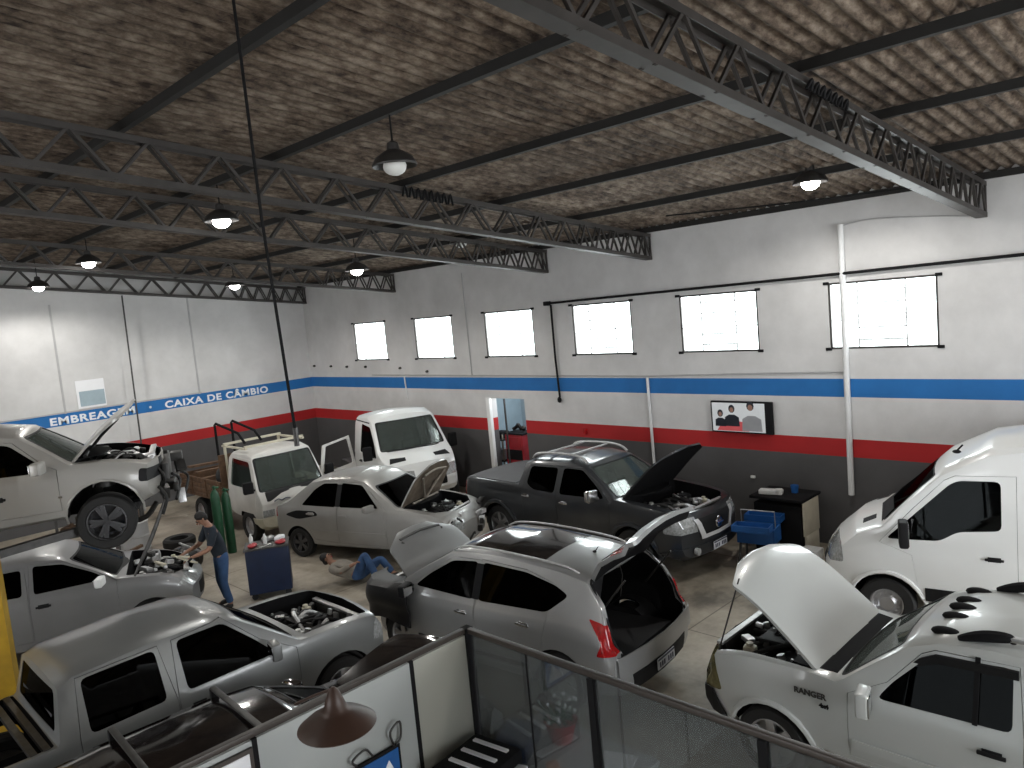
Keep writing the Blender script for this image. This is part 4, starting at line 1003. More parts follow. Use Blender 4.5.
# ---- windows
def window(n, ya, yb):
    root = bpy.data.objects.new('window_%d' % n, None); link(root); root.location = (XW, (ya+yb)/2, (WZ0+WZ1)/2); struct(root)
    W, Hh = ya-yb, WZ1-WZ0
    b = MB(); t = .035
    for s in (1, -1):
        b.box((.03, s*(W/2-t/2), 0), (.04, t, Hh)); b.box((.03, 0, s*(Hh/2-t/2)), (.04, W, t))
    b.build('window_frame', 'steel_paint', root)
    g = MB().box((.05, 0, 0), (.004, W-.04, Hh-.04)).build('window_glass', 'glass_white', root)
    b = MB()
    for y in (W*.22, -W*.22): b.box((.035, y, 0), (.02, .022, Hh))
    for s in (1, -1): b.box((.035, s*W*.36, -.08), (.02, W*.28, .014))
    for k in range(5): b.box((.03, 0, -Hh/2+Hh*(k+.75)/5.6), (.035, W*.44, .014), (0, R(30), 0))
    b.build('window_grille', 'pipe_grey', root)
    for sy in (1, -1):
        for sz in (1, -1): MB().box((-.012, sy*(W/2+.02), sz*(Hh/2-.005)), (.03, .10, .05), bev=.008).build('window_clamp', 'matte_black', root)
for (ya, yb), n in wins: window(n, ya, yb)

# ---- doorway in the window wall, with the store behind
dr = bpy.data.objects.new('door_1', None); link(dr); dr.location = (XW, 13.43, 0); struct(dr)
MB().box((-.02, .64, 1.22), (.10, .12, 2.44), bev=.01).build('door_jamb', 'white_paint', dr)
struct(MB().box((15.0, 13.4, 1.4), (.1, 3.2, 2.8)).box((14.1, 14.95, 1.4), (1.9, .1, 2.8)).box((14.1, 11.85, 1.4), (1.9, .1, 2.8)).box((14.1, 13.4, 2.85), (1.9, 3.2, .1)).build('wall_store', 'steel_door'))
struct(MB().box((14.1, 13.4, -.08), (1.8, 3.1, .15)).build('floor_store', 'concrete'))
MB().box((0.06, .16, 1.30), (.03, .04, 2.2)).build('door_post', 'dark_metal', dr)

# ---- roof
def zroof(x): return 5.93+.12*(13-x)
ys = np.arange(-6, YB+.05, .177/8)
bm = bmesh.new(); cols = []
for x in (13.15, 10.9, 9.0, 7.1, 5.1, 3.3, 1.4, -.5):
    cols.append([bm.verts.new((x, y, zroof(x)+.055+.034*math.sin(2*PI*y/.177))) for y in ys])
for x in (-3.5, -7., -10.5, -14.):
    zz = zroof(-.5)-.12*(-.5-x)
    cols.append([bm.verts.new((x, y, zz+.055+.034*math.sin(2*PI*y/.177))) for y in ys])
for a, b_ in zip(cols, cols[1:]):
    for i in range(len(ys)-1): bm.faces.new((a[i], a[i+1], b_[i+1], b_[i]))
me = bpy.data.meshes.new('ceiling'); bm.to_mesh(me); bm.free(); me.materials.append(M('fibre_cement'))
ce = struct(mobj('ceiling', smooth(thick(me, .008), 60)))
names = ['beside the window wall', 'second from the window wall', 'third from the window wall', 'fourth from the window wall', 'fifth from the window wall', 'sixth from the window wall', 'highest, near the ridge']
for x, nm in zip((12.85, 10.9, 9.0, 7.1, 5.1, 3.3, 1.4), names):
    b = MB(); z = zroof(x)-.05
    b.box((x, 8.2, z+.045), (.075, 28.4, .008)).box((x, 8.2, z-.045), (.075, 28.4, .008)).box((x-.034, 8.2, z), (.008, 28.4, .09))
    o = b.build('purlin', 'purlin_paint'); tag(o, 'dark steel purlin under the corrugated roof, '+nm, 'beam', 'roof purlins')

def truss(y, label, first=0, slack=0.):
    root = thing('roof_truss', label, 'truss', (0, y, 0), group='roof trusses')
    zb = lambda x: 5.32+.112*(13-x); zt = lambda x: zb(x)+.47
    x0, x1, step = .3, 12.97, .80
    b = MB(); t = MB()
    # the chords are two angles back to back, seen as a flat channel
    b.bar((x0, 0, zb(x0)), (x1, 0, zb(x1)), .15, .012)
    for s in (1, -1): b.bar((x0, s*.072, zb(x0)+.03), (x1, s*.072, zb(x1)+.03), .010, .065)
    t.bar((x0, 0, zt(x0)+.03), (x1, 0, zt(x1)+.03), .15, .012)
    for s in (1, -1): t.bar((x0, s*.072, zt(x0)), (x1, s*.072, zt(x1)), .010, .065)
    b.build('bottom_chord', 'steel_paint', root); t.build('top_chord', 'steel_paint', root)
    x = x1; k = 0
    webs = [((x1-.02, zb(x1)), (x1-.02, zt(x1)))]
    while x-step > x0:
        st = step*(.55 if x > 11.2 else .8 if x > 9.5 else 1.)
        webs.append(((x, zb(x)), (x-st/2, zt(x-st/2)))); webs.append(((x-st/2, zt(x-st/2)), (x-st, zb(x-st)))); x -= st
    for (xa, za), (xb, zb_) in webs:
        b = MB()
        for s in (1, -1): b.bar((xa, s*.058, za), (xb, s*.058, zb_), .028, .032)
        b.build('web_bar', 'steel_paint', root)
    return root
truss(3.13, 'dark lattice roof truss, nearest one crossing the upper right')
truss(8.96, 'dark lattice roof truss, second nearest, ending above the middle windows')
truss(11.75, 'dark lattice roof truss, third nearest, just behind the second')
truss(17.49, 'dark lattice roof truss, fourth, ending above the far windows')
truss(22.28, 'dark lattice roof truss along the white lettered back wall')
b = MB()
for k in range(7): b.tube([(7.0+.13*k, 3.03, 6.36-.0146*k), (7.05+.13*k, 3.00, 6.44-.0146*k), (7.1+.13*k, 3.03, 6.36-.0146*k)], .018, 6)
tag(b.build('cable_coil', 'matte_black'), 'black cable coiled along the top chord of the nearest truss', 'cable')
b = MB()
for k in range(8): b.tube([(6.9+.12*k, 8.86, 6.36-.0135*k), (6.93+.12*k, 8.83, 6.50-.0135*k), (6.99+.12*k, 8.86, 6.35-.0135*k)], .016, 6)
tag(b.build('cable_coil', 'matte_black'), 'black cable wound along the second roof truss', 'cable')

# ---- hanging workshop lamps
CAMH = 4.7
def lamp(x, y, z, label, lit=True, zc=None):
    zc = zc or zroof(x)-.04
    root = thing('pendant_lamp', label, 'lamp', (x, y, z), group='hanging workshop lamps')
    MB().lathe([(.235, -.02), (.24, 0), (.20, .07), (.11, .13), (.07, .15), (.06, .22), (.03, .24), (.001, .24)], 28).lathe([(.235, -.02), (.195, .06), (.1, .12), (.001, .13)], 28).build('lamp_shade', 'lamp_shade', root)
    MB().cyl((0, 0, .22), (0, 0, zc-z), .010, seg=8).build('cord', 'matte_black', root)
    MB().ball((0, 0, -.02), (.125, .125, .095), 16, 10).build('bulb', 'bulb' if lit else 'white_plastic', root)
    if lit:
        ld = bpy.data.lights.new('lamp_light', 'SPOT'); ld.energy = 190; ld.spot_size = R(165); ld.spot_blend = .4; ld.color = (1, .97, .92); ld.shadow_soft_size = .1
        lo = bpy.data.objects.new('lamp_light', ld); link(lo, root); lo.location = (0, 0, -.16)
    return root
lamp(5.1, 6.63, 6.27, 'unlit dark pendant lamp hanging nearest the camera', lit=False)
lamp(10.9, 4.73, 6.02, 'lit pendant lamp under the right end of the nearest truss')
lamp(5.1, 10.8, 6.28, 'lit pendant lamp between the second and third trusses at left')
lamp(5.1, 16.86, 6.30, 'lit pendant lamp below the fourth truss at left')
lamp(5.1, 20.7, 6.13, 'lit pendant lamp by the far back wall, leftmost in view')
lamp(9.0, 18.8, 5.82, 'lit pendant lamp near the back wall above the white truck')
lamp(9.0, 13.31, 5.68, 'lit pendant lamp over the pale silver sedan, by the far windows')
lamp(10.9, 12.2, 6.08, 'unlit pendant lamp half hidden behind the third truss', lit=False)
lamp(10.9, -1.6, 6.0, 'added unseen pendant lamp lighting the entrance end by the window wall')  # this and the next three: unseen lamps added for their light
lamp(5.1, -1.8, 6.27, 'added unseen pendant lamp lighting the entrance end, middle of the hall')
lamp(-2.0, 6.6, 6.9, 'added unseen pendant lamp lighting the left side of the hall, nearer one')
lamp(-2.0, 14.0, 6.9, 'added unseen pendant lamp lighting the left side of the hall, farther one')
sl = bpy.data.lights.new('store_light', 'POINT'); sl.energy = 60; sl.shadow_soft_size = .2
so = bpy.data.objects.new('store_light', sl); link(so); so.location = (13.9, 13.2, 2.5)


# ---- pipes, cables and small things on the walls
def run(name, pts, r, m, label, cat, seg=8, sub=1):
    return tag(MB().tube(pts, r, seg, sub).build(name, m), label, cat)
run('downpipe', [(XW-.05, 5.16, 5.50), (XW-.05, 5.18, .95)], .05, 'pipe_white', 'long white pipe down the window wall between the two nearest windows', 'pipe', 14)
run('conduit', [(XW-.035, 9.21, 2.95), (XW-.035, 9.19, .6)], .03, 'pipe_white', 'short white conduit down the window wall behind the charcoal pickup', 'pipe', 12)
run('conduit', [(XW-.02, 14.62, 5.60), (XW-.02, 14.6, 3.0)], .014, 'pipe_grey', 'thin grey conduit down the wall beside the third window', 'pipe')
run('conduit', [(XW-.02, 19.0, 3.0), (XW-.02, 15., 2.99), (XW-.02, 9.2, 2.98), (XW-.02, 5.2, 3.06)], .015, 'pipe_grey', 'thin horizontal conduit along the top of the blue band', 'pipe')
run('conduit', [(XW-.02, 17.45, 2.95), (XW-.02, 17.4, 2.3)], .02, 'pipe_white', 'small white conduit crossing the blue band near the far corner', 'pipe')
run('air_pipe', [(XW-.07, 11.75, 4.64), (XW-.07, 6., 4.69), (XW-.07, 1., 4.75), (XW-.07, -3, 4.76)], .026, 'matte_black', 'black air pipe running above the four nearest windows', 'pipe', 10)
o = run('air_hose', [(XW-.07, 11.66, 4.60), (XW-.07, 11.66, 3.4), (XW-.06, 11.63, 2.5)], .024, 'matte_black', 'black air hose dropping from the left end of the air pipe', 'hose', 10)
MB().ball((XW-.07, 11.64, 2.44), (.05, .05, .07)).build('coupling', 'matte_black', o)
MB().box((XW-.06, 11.78, 4.64), (.1, .16, .1), bev=.02).build('valve', 'matte_black', o)
run('cable', [(12.9, 3.2, 5.36), (XW-.03, 4., 5.46), (XW-.03, 4.7, 5.52), (XW-.04, 5.14, 5.48)], .012, 'pipe_grey', 'thin cable from the nearest truss end to the white downpipe', 'cable', 6, 5)
run('cable', [(12.6, 3.25, 5.86), (11.9, 5.2, 5.86), (11.3, 7.4, 5.94)], .014, 'matte_black', 'black cable sagging under the roof near the window wall', 'cable', 6, 6)
k = 0
for y, z in ((22.2, 3.30), (21.2, 3.28), (20.3, 3.26), (19.3, 3.25), (17.6, 3.2), (16.4, 3.1)):
    tag(MB().cyl((XW, y, z), (XW-.05, y, z), .035, seg=10).ball((XW-.05, y, z), .03).build('wall_hook', 'dark_metal'), 'small dark hook in the row under the far windows', 'hook', 'row of small wall hooks')
tag(MB().box((XW-.02, 11.0, 1.74), (.04, .10, .12), bev=.01).build('wall_socket', 'red_lens'), 'small red socket box on the red band by the charcoal pickup', 'socket')
tag(MB().box((XW-.02, 7.0, 1.08), (.04, .09, .05), bev=.01).build('wall_socket', 'white_plastic'), 'small white socket on the grey wall right of the charcoal pickup', 'socket')
# air line reel cable hanging in the middle
def hang(px): pass
o = run('air_hose', [(2.80, 5.3, 7.14), (2.81, 5.3, 5.5), (2.87, 5.3, 3.9)], .012, 'matte_black', 'black air hose hanging from the roof, ending in front of the white truck in view', 'hose', 8)
MB().cyl((2.87, 5.3, 3.92), (2.87, 5.3, 3.78), .020, seg=10).build('coupling', 'dark_metal', o)
o = run('air_hose', [(7.42, 22.2, 5.9), (7.40, 22.2, 4.5), (7.36, 22.2, 1.0)], .022, 'dark_metal', 'dark hose hanging in front of the lettered back wall', 'hose', 8)
# wall screen
sr = thing('wall_screen', 'wall television showing people at a table, between window and red band', 'television', (XW-.12, 7.12, 2.22), 0)
MB().box((.03, 0, 0), (.06, 1.24, .60), bev=.01).box((.09, 0, 0), (.08, .3, .2)).build('screen_case', 'matte_black', sr)
def flat(name, polys, m, off, parent):
    b = MB()
    for p in polys: b.prism([(-u, v) for u, v in p], YZ, off-.0015, off)
    return b.build(name, m, parent)
mat('screen_light', (.55, .57, .58), .3, emit=(.8, .84, .86), estr=.22)
mat('screen_dark', (.02, .025, .035), .3)
mat('screen_red', (.5, .08, .09), .3, emit=(.6, .1, .1), estr=.25)
mat('screen_skin', (.35, .2, .15), .3)
mat('screen_grey', (.35, .36, .38), .3)
flat('screen_picture', [[(-.59, -.27), (.48, -.27), (.48, .27), (-.59, .27)]], 'screen_light', -.002, sr)
flat('screen_picture', [[(-.5, -.26), (.15, -.26), (.2, -.12), (-.1, -.06), (-.4, -.12)]], 'screen_red', -.004, sr)
pp = lambda cx, cz, s: [(cx+s*u, cz+s*v) for u, v in ((-.16, -.20), (.16, -.20), (.15, -.02), (.06, .03), (-.06, .03), (-.15, -.02))]
hd = lambda cx, cz, r: [(cx+r*math.cos(a*PI/5), cz+r*1.2*math.sin(a*PI/5)) for a in range(10)]
for q in (pp(-.42, -.04, .7), pp(-.18, .02, .95), hd(-.42, .07, .06), hd(-.18, .16, .065), hd(.20, .22, .075)): flat('screen_picture', [q], 'screen_dark', -.006, sr)
flat('screen_picture', [pp(.22, .0, 1.25)], 'screen_grey', -.005, sr)
for q in (hd(-.18, .14, .04), hd(.20, .19, .05), hd(-.42, .055, .035)): flat('screen_picture', [q], 'screen_skin', -.008, sr)
# poster on the back wall
ps = thing('wall_poster', 'white poster with a grey picture above the blue lettered band', 'poster', (6.39, YB-.012, 3.37), 0)
MB().box((0, 0, 0), (.70, .012, .74)).build('poster_sheet', 'paper', ps)
MB().box((.02, -.008, -.12), (.62, .004, .40)).build('poster_picture', 'steel_door', ps)

# ================================================================== office below: partitions
ZR = 2.4; PX, PY = 3.43, 4.19
pr = thing('partition_wall', 'white panelled office partition with dark frame, bottom centre', 'partition', (0, PY, 0))
MB().box((PX/2-.2, 0, ZR-.018), (PX+.4, .042, .036), bev=.006).build('top_rail', 'frame_brown', pr)
MB().box((PX, 0, ZR/2), (.07, .07, ZR), bev=.006).build('corner_post', 'matte_black', pr)
xs = [-.4, .75, 1.765, 2.905, PX]
for i, (a, c) in enumerate(zip(xs, xs[1:])):
    MB().box(((a+c)/2, 0, ZR/2-.02), (c-a-.03, .03, ZR-.06), bev=.003).build('panel', 'panel_cream' if i == 3 else 'panel_white', pr)
    if i < 3: MB().box((c, 0, ZR/2-.02), (.03, .04, ZR-.05)).build('panel_joint', 'matte_black', pr)
gp = thing('glass_partition', 'smoked glass office partition with dark posts, bottom right', 'partition', (PX, 0, 0))
MB().box((0, 1.9, ZR-.018), (.042, 4.55, .036), bev=.006).build('top_rail', 'frame_brown', gp)
ysx = [PY-.04, 3.59, 3.02, 1.88, .74, -.4]
for i, (a, c) in enumerate(zip(ysx, ysx[1:])):
    MB().box((0, (a+c)/2, ZR/2-.02), (.008, a-c-.02, ZR-.06)).build('pane', 'glass_partition', gp)
    if i == 0: MB().box((0, c, ZR/2-.02), (.012, .014, ZR-.05)).build('pane_joint', 'matte_black', gp)
    else: MB().box((0, c, ZR/2-.02), (.05, .05, ZR-.05)).build('post', 'matte_black', gp)
# brown shade on a bracket from the partition rail
lp = thing('wall_lamp', 'brown conical lampshade in front of the white office partition', 'lamp', (2.04, 3.70, 2.465), 0)
MB().lathe([(.255, 0), (.26, .008), (.20, .055), (.11, .10), (.078, .125), (.06, .18), (.035, .245), (.012, .27), (.001, .272)], 40).lathe([(.255, 0), (.19, .05), (.1, .09), (.001, .11)], 40).build('lamp_shade', 'lamp_brown', lp)
MB().tube([(0, .01, .25), (0, .20, .14), (0, .47, -.03)], .010, 8, 5).build('bracket', 'lamp_brown', lp)
MB().ball((0, 0, .05), (.05, .05, .06)).build('bulb', 'white_plastic', lp)
for c in lp.children: c.data.transform(Matrix.Diagonal((.84, .84 if c.name[:7] != 'bracket' else 1, .84, 1)))
# framed picture and blue board on the partition
fr = thing('framed_notice', 'dark framed notice on the office partition at the bottom edge', 'picture', (1.56, PY-.03, 2.19), 0)
MB().box((0, 0, 0), (.36, .02, .26)).build('frame', 'frame_brown', fr)
MB().box((0, -.012, 0), (.31, .006, .21)).build('sheet', 'paper', fr)
bl = thing('blue_board', 'small blue and white board hanging on the office partition', 'board', (2.55, PY-.04, 1.74), 0)
MB().box((0, 0, 0), (.34, .02, .26)).build('frame', 'matte_black', bl)
MB().box((0, -.012, 0), (.30, .006, .22)).build('sheet', 'blue_plastic', bl)
MB().prism([(-.12, -.08), (-.04, .02), (.0, -.03), (.07, .06), (.13, -.08)], XZ, -.018, -.015).build('sheet_drawing', 'paper', bl)
MB().tube([(-.16, 0, .13), (-.2, -.02, .19), (-.1, -.02, .22), (-.04, 0, .14)], .008, 6).build('hanging_wire', 'dark_metal', bl)
MB().tube([(.13, 0, .13), (.1, -.02, .24), (.18, -.02, .28), (.19, 0, .16), (.14, 0, .12)], .008, 6).build('hanging_wire', 'dark_metal', bl)
def cabinet_legs(root, pts, h, r=.02):
    for x, y in pts: MB().box((x, y, h/2), (r*2, r*2, h)).build('leg', 'dark_metal', root)
fcab = thing('filing_cabinet', 'tall grey filing cabinet inside the office glass corner', 'cabinet', (3.11, 3.88, 0))
MB().box((0, 0, .74), (.56, .52, 1.46), bev=.01).build('cabinet_body', 'pipe_grey', fcab)
for k in range(4): MB().box((-.285, 0, .22+.36*k), (.012, .48, .33), bev=.004).build('drawer', 'pipe_grey', fcab)
pr_ = thing('printer', 'black printer with white paper strips on the filing cabinet', 'printer', (3.13, 3.86, 1.47), R(8))
MB().box((0, 0, .10), (.50, .42, .18), bev=.03).build('printer_body', 'matte_black', pr_)
for k in range(3): MB().box((-.10+.13*k, 0, .196), (.03, .30, .012)).build('paper_strip', 'paper', pr_)
MB().box((.02, -.23, .10), (.34, .12, .012), (R(-8), 0, 0)).build('paper_tray', 'paper', pr_)
tag(MB().tube([(2.86, 4.06, 1.49), (2.76, 4.09, 1.56), (2.80, 4.12, 1.62), (2.88, 4.12, 1.50)], .014, 7).build('cable', 'matte_black'), 'loop of black cable beside the printer', 'cable')
wb = thing('workbench', 'added grey bench behind the smoked glass, imitating reflections in it', 'workbench', (4.30, 4.20, 0))  # bench and its items are added objects imitating reflections in the glass
MB().box((0, 0, .90), (.95, 1.30, .05), bev=.006).build('bench_top', 'pipe_grey', wb)
cabinet_legs(wb, [(sx*.42, sy*.58) for sx in (1, -1) for sy in (1, -1)], .88, .025)
fp = thing('flower_pot', 'reddish pot of white flowers standing in for a reflection in the glass', 'plant', (4.52, 4.38, .925))  # solid pot in place of a mirrored image
MB().lathe([(.001, 0), (.09, 0), (.14, .18), (.15, .19), (.13, .19), (.12, .16), (.001, .16)], 24).build('pot', 'red_paint', fp)
rg = random.Random(2); b = MB(); f_ = MB()
for k in range(46):
    a, r_, h = rg.uniform(0, 6.28), rg.uniform(0, .2), rg.uniform(.2, .38)
    p = (r_*math.cos(a), r_*math.sin(a), h); b.tube([(0, 0, .15), (p[0]*.6, p[1]*.6, h*.7), p], .004, 4, 2); b.ball((p[0]*.7, p[1]*.7, h*.7), (.03, .02, .012), 6, 4, (0, 0, a))
    if k % 2: f_.ball(p, .016, 6, 5)
b.build('foliage', 'green_paint', fp); f_.build('flowers', 'paper', fp)
mat('orange_cloth', (.50, .17, .03), .8)
tag(MB().box((4.04, 4.02, .95), (.26, .16, .05), (0, 0, .5), .02).box((4.12, 4.10, .97), (.2, .10, .05), (0, 0, 1.1), .02).build('rag', 'orange_cloth'), 'orange rag behind the smoked glass, standing in for a reflection', 'rag')  # solid cloth in place of an orange reflection
tag(MB().box((4.20, 4.60, 1.0), (.42, .30, .15), (0, 0, R(25)), .02).build('metal_case', 'blue_paint'), 'dark blue case added among the reflection stand-ins behind the glass', 'case')  # added beside the reflection stand-ins
tag(MB().box((4.45, 3.78, .932), (.42, .30, .012), (0, 0, R(20))).build('paper_sheet', 'paper'), 'white sheet added at the near end of the reflection stand-ins', 'paper')  # added sheet, part of the imitated reflections


# ================================================================== workshop things
# yellow lift
lf = thing('vehicle_lift', 'yellow two-post vehicle lift under the raised pearl SUV', 'vehicle lift', (1.50, 10.10, 0), R(-22))
MB().box((0, 0, .03), (.7, .6, .06), bev=.01).build('base_plate', 'dark_metal', lf)
MB().box((0, -.04, 1.9), (.34, .04, 3.8)).box((-.15, .06, 1.9), (.04, .2, 3.8)).box((.15, .06, 1.9), (.04, .2, 3.8)).build('lift_post', 'yellow_paint', lf)
MB().box((0, .10, 2.4), (.22, .16, .7), bev=.01).build('carriage', 'dark_metal', lf)
for s in (1, -1): MB().bar((0, .16, 2.42), (s*.95, .62, 2.46), .10, .09).cyl((s*.95, .62, 2.46), (s*.95, .62, 2.62), .06).build('lift_arm', 'dark_metal', lf)

# blue tool trolley with tools on top
tb = thing('tool_trolley', 'dark blue tool trolley by the sitting mechanic', 'tool trolley', (6.02, 12.62, 0), R(-30))
MB().box((0, 0, .50), (.72, .48, .78), bev=.015).build('cabinet', 'blue_paint', tb)
MB().box((0, 0, .905), (.76, .52, .035), bev=.01).build('tray', 'dark_metal', tb)
for k in range(4): MB().box((0, .245, .25+.17*k), (.66, .012, .15), bev=.004).build('drawer', 'blue_paint', tb)
for sx in (1, -1):
    for sy in (1, -1): MB().cyl((sx*.28, sy*.18, .055), (sx*.28, sy*.18+.03, .055), .055).build('caster', 'rubber', tb)
rg = random.Random(6)
kinds = [('spray_can', 'white spray can lying on the blue tool trolley', 'white_plastic', 'can'), ('rag', 'crumpled red rag on the left of the blue tool trolley', 'red_paint', 'rag'), ('paper_pack', 'white paper packet at the right end of the blue trolley', 'paper', 'packet'),
         ('oil_bottle', 'small white bottle in the middle of the blue trolley', 'white_plastic', 'bottle'), ('rag', 'flat red rag at the right of the blue tool trolley', 'red_paint', 'rag'), ('wrench', 'steel wrench on the front edge of the blue trolley', 'aluminium', 'tool'), ('socket_set', 'grey socket box on the back of the blue trolley', 'aluminium', 'toolbox')]
cs, sn = math.cos(R(-30)), math.sin(R(-30))
for (nm, lab, m, cat), (u, v) in zip(kinds, ((-.26, .1), (-.24, -.12), (.22, .12), (-.02, -.02), (.24, -.14), (.0, -.19), (.02, .17))):
    p = Vector((6.02+cs*u-sn*v, 12.62+sn*u+cs*v, .9225))
    b = MB()
    if nm in ('spray_can', 'oil_bottle'): b.lathe([(.001, 0), (.035, 0), (.037, .12), (.02, .15), (.015, .18), (.001, .18)], 16, Matrix.Translation(p))
    elif nm == 'rag': b.ball(p+Vector((0, 0, .03)), (.10, .07, .035), 12, 7, (0, 0, u*9)).ball(p+Vector((.05, .02, .03)), (.06, .05, .04), 10, 6)
    elif nm == 'wrench': b.bar(p+Vector((-.1, 0, .008)), p+Vector((.1, .04, .008)), .022, .012).cyl(p+Vector((.1, .04, 0)), p+Vector((.1, .04, .016)), .025).cyl(p+Vector((-.1, 0, 0)), p+Vector((-.1, 0, .016)), .022)
    else: b.box(p+Vector((0, 0, .035)), (.2, .12, .07), (0, 0, u*3), .01)
    tag(b.build(nm, m), lab, cat)


# green gas cylinders beside the white truck
for i, (dx, dy, h, lab) in enumerate(((0, 0, 1.42, 'tall green gas cylinder beside the white truck cab'), (.26, .1, 1.30, 'shorter green gas cylinder next to the tall one'))):
    g = thing('gas_cylinder', lab, 'gas cylinder', (6.50+dx, 15.70+dy, 0), group='green gas cylinders')
    MB().lathe([(.001, 0), (.09, 0), (.095, .03), (.095, h-.16), (.08, h-.06), (.045, h), (.035, h+.02), (.001, h+.02)], 24).build('cylinder_body', 'green_paint', g)
    MB().cyl((0, 0, h), (0, 0, h+.10), .025).bar((-.05, 0, h+.07), (.05, 0, h+.07), .02, .02).cyl((.03, 0, h+.05), (.10, 0, h+.05), .02).build('valve', 'green_paint', g)
# work cabinet with toolbox near the window wall
wc = thing('work_cabinet', 'black work cabinet with a pale end panel against the window wall', 'cabinet', (12.42, 6.12, 0))
MB().box((0, 0, .98), (.75, .95, .05), bev=.008).build('worktop', 'matte_black', wc)
MB().box((0, 0, .46), (.66, .84, .84), bev=.01).build('cabinet_body', 'matte_black', wc)
MB().box((-.02, -.46, .66), (.58, .03, .58), bev=.004).box((-.02, -.46, .22), (.50, .03, .34), bev=.004).build('end_panel', 'cream_plastic', wc)
for sx in (1, -1):
    for sy in (1, -1): MB().box((sx*.26, sy*.36, .03), (.06, .06, .06)).build('foot', 'rubber', wc)
cp = thing('cup', 'blue cup on the black work cabinet', 'cup', (12.52, 5.98, 1.005))
MB().lathe([(.001, 0), (.055, 0), (.07, .13), (.062, .13), (.05, .015), (.001, .015)], 20).build('cup_body', 'blue_plastic', cp)
rgd = tag(MB().box((12.28, 6.30, 1.045), (.16, .40, .08), (0, 0, R(12)), .02).box((12.28, 6.15, 1.08), (.10, .12, .06), (0, 0, R(30)), .015).build('power_tool', 'white_plastic'), 'white hand tool lying on the black work cabinet', 'tool')
st = thing('tool_box', 'open blue cantilever toolbox in front of the black work cabinet', 'toolbox', (11.58, 6.20, 0.0), R(100))
MB().box((0, 0, .40), (.62, .40, .04)).box((0, .19, .52), (.62, .02, .24)).box((0, -.19, .52), (.62, .02, .24)).box((.30, 0, .52), (.02, .4, .24)).box((-.30, 0, .52), (.02, .4, .24)).build('box_body', 'blue_plastic', st)
for s in (1, -1): MB().box((0, s*.33, .66), (.62, .26, .03)).box((0, s*.45, .70), (.62, .015, .10)).box((0, s*.21, .70), (.62, .015, .10)).box((.30, s*.33, .70), (.015, .26, .10)).box((-.30, s*.33, .70), (.015, .26, .10)).build('tray', 'blue_plastic', st)
MB().tube([(-.28, 0, .6), (-.28, .02, .90), (.28, .02, .90), (.28, 0, .6)], .012, 8, 1).build('handle', 'aluminium', st)
for sx in (1, -1):
    for sy in (1, -1): MB().bar((sx*.26, sy*.15, .40), (sx*.30, sy*.2, .0), .03, .03).build('leg', 'dark_metal', st)
tag(MB().box((11.98, 5.50, .12), (.3, .3, .24), bev=.02).build('white_box', 'white_plastic'), 'small white box on the floor by the black work cabinet', 'box')
tag(MB().box((9.35, 6.9, .10), (.5, .36, .16), (0, 0, .3), .03).box((9.35, 6.9, .19), (.56, .42, .02), (0, 0, .3), .01).build('drain_tray', 'blue_plastic'), 'blue drain tray on the floor under the charcoal pickup nose', 'tray')

# red tool chest and junk inside the doorway
rc = thing('tool_chest', 'red tool chest inside the doorway of the window wall', 'tool chest', (13.62, 13.70, 0))
MB().box((0, 0, .74), (.5, .62, 1.38), bev=.02).build('chest_body', 'red_paint', rc)
for k in range(4): MB().box((-.255, 0, .28+.32*k), (.02, .54, .26), bev=.005).build('drawer', 'red_paint' if k % 2 else 'matte_black', rc)
MB().box((0, 0, 1.45), (.52, .64, .04)).build('chest_lid', 'matte_black', rc)
sh = thing('shelf_rack', 'narrow rack of dark parts inside the doorway, left of the red chest', 'rack', (13.62, 14.38, 0))
for sx in (1, -1):
    for sy in (1, -1): MB().box((sx*.2, sy*.22, .7), (.03, .03, 1.4)).build('upright', 'cream_plastic', sh)
for z in (.2, .7, 1.25): MB().box((0, 0, z), (.44, .5, .03)).build('shelf', 'dark_metal', sh)
tag(MB().box((13.60, 14.38, 1.36), (.3, .3, .18), bev=.02).build('parts_box', 'matte_black'), 'black parts box on top of the doorway rack', 'box')
tag(MB().cyl((13.58, 14.36, .72), (13.58, 14.36, .98), .12).build('oil_can', 'white_plastic'), 'white can on the middle shelf of the doorway rack', 'can')
tag(MB().tube([(13.6, 13.62, 1.52), (13.56, 13.68, 1.66), (13.6, 13.78, 1.6), (13.56, 13.88, 1.53)], .045, 8).ball((13.58, 13.52, 1.57), .07).build('spare_part', 'oily_metal'), 'dark metal spare part lying on the red tool chest', 'part')
# junk on the load bed of the white truck
rg = random.Random(12)
for i in range(5):
    y = 18.0+i*.36
    tag(MB().bar((7.5, y, .90+.12*i), (8.75, y+.15, .92+.1*i), .16, .05).build('timber_plank', 'rusty'), 'rough brown plank lying across the load bed of the white truck', 'plank', 'planks on the truck bed')
ty = thing('worn_tyre', 'worn tire leaning on the planks of the truck load bed', 'tire', (7.75, 17.75, 1.22), 0, rot=(R(60), 0, R(20)))
MB().lathe([(.18, -.09), (.28, -.1), (.32, -.06), (.32, .06), (.28, .1), (.18, .09)], 28).build('tire_body', 'rubber', ty)
dm = thing('oil_drum', 'grey oil drum standing left of the white truck bed', 'drum', (5.30, 17.15, 0))
MB().lathe([(.001, 0), (.29, 0), (.30, .02), (.285, .05), (.285, .28), (.30, .30), (.285, .32), (.285, .56), (.30, .58), (.285, .60), (.285, .84), (.30, .87), (.28, .88), (.27, .86), (.001, .86)], 28).build('drum_body', 'pipe_grey', dm)
MB().cyl((.12, .1, .86), (.12, .1, .885), .03).build('bung', 'dark_metal', dm)
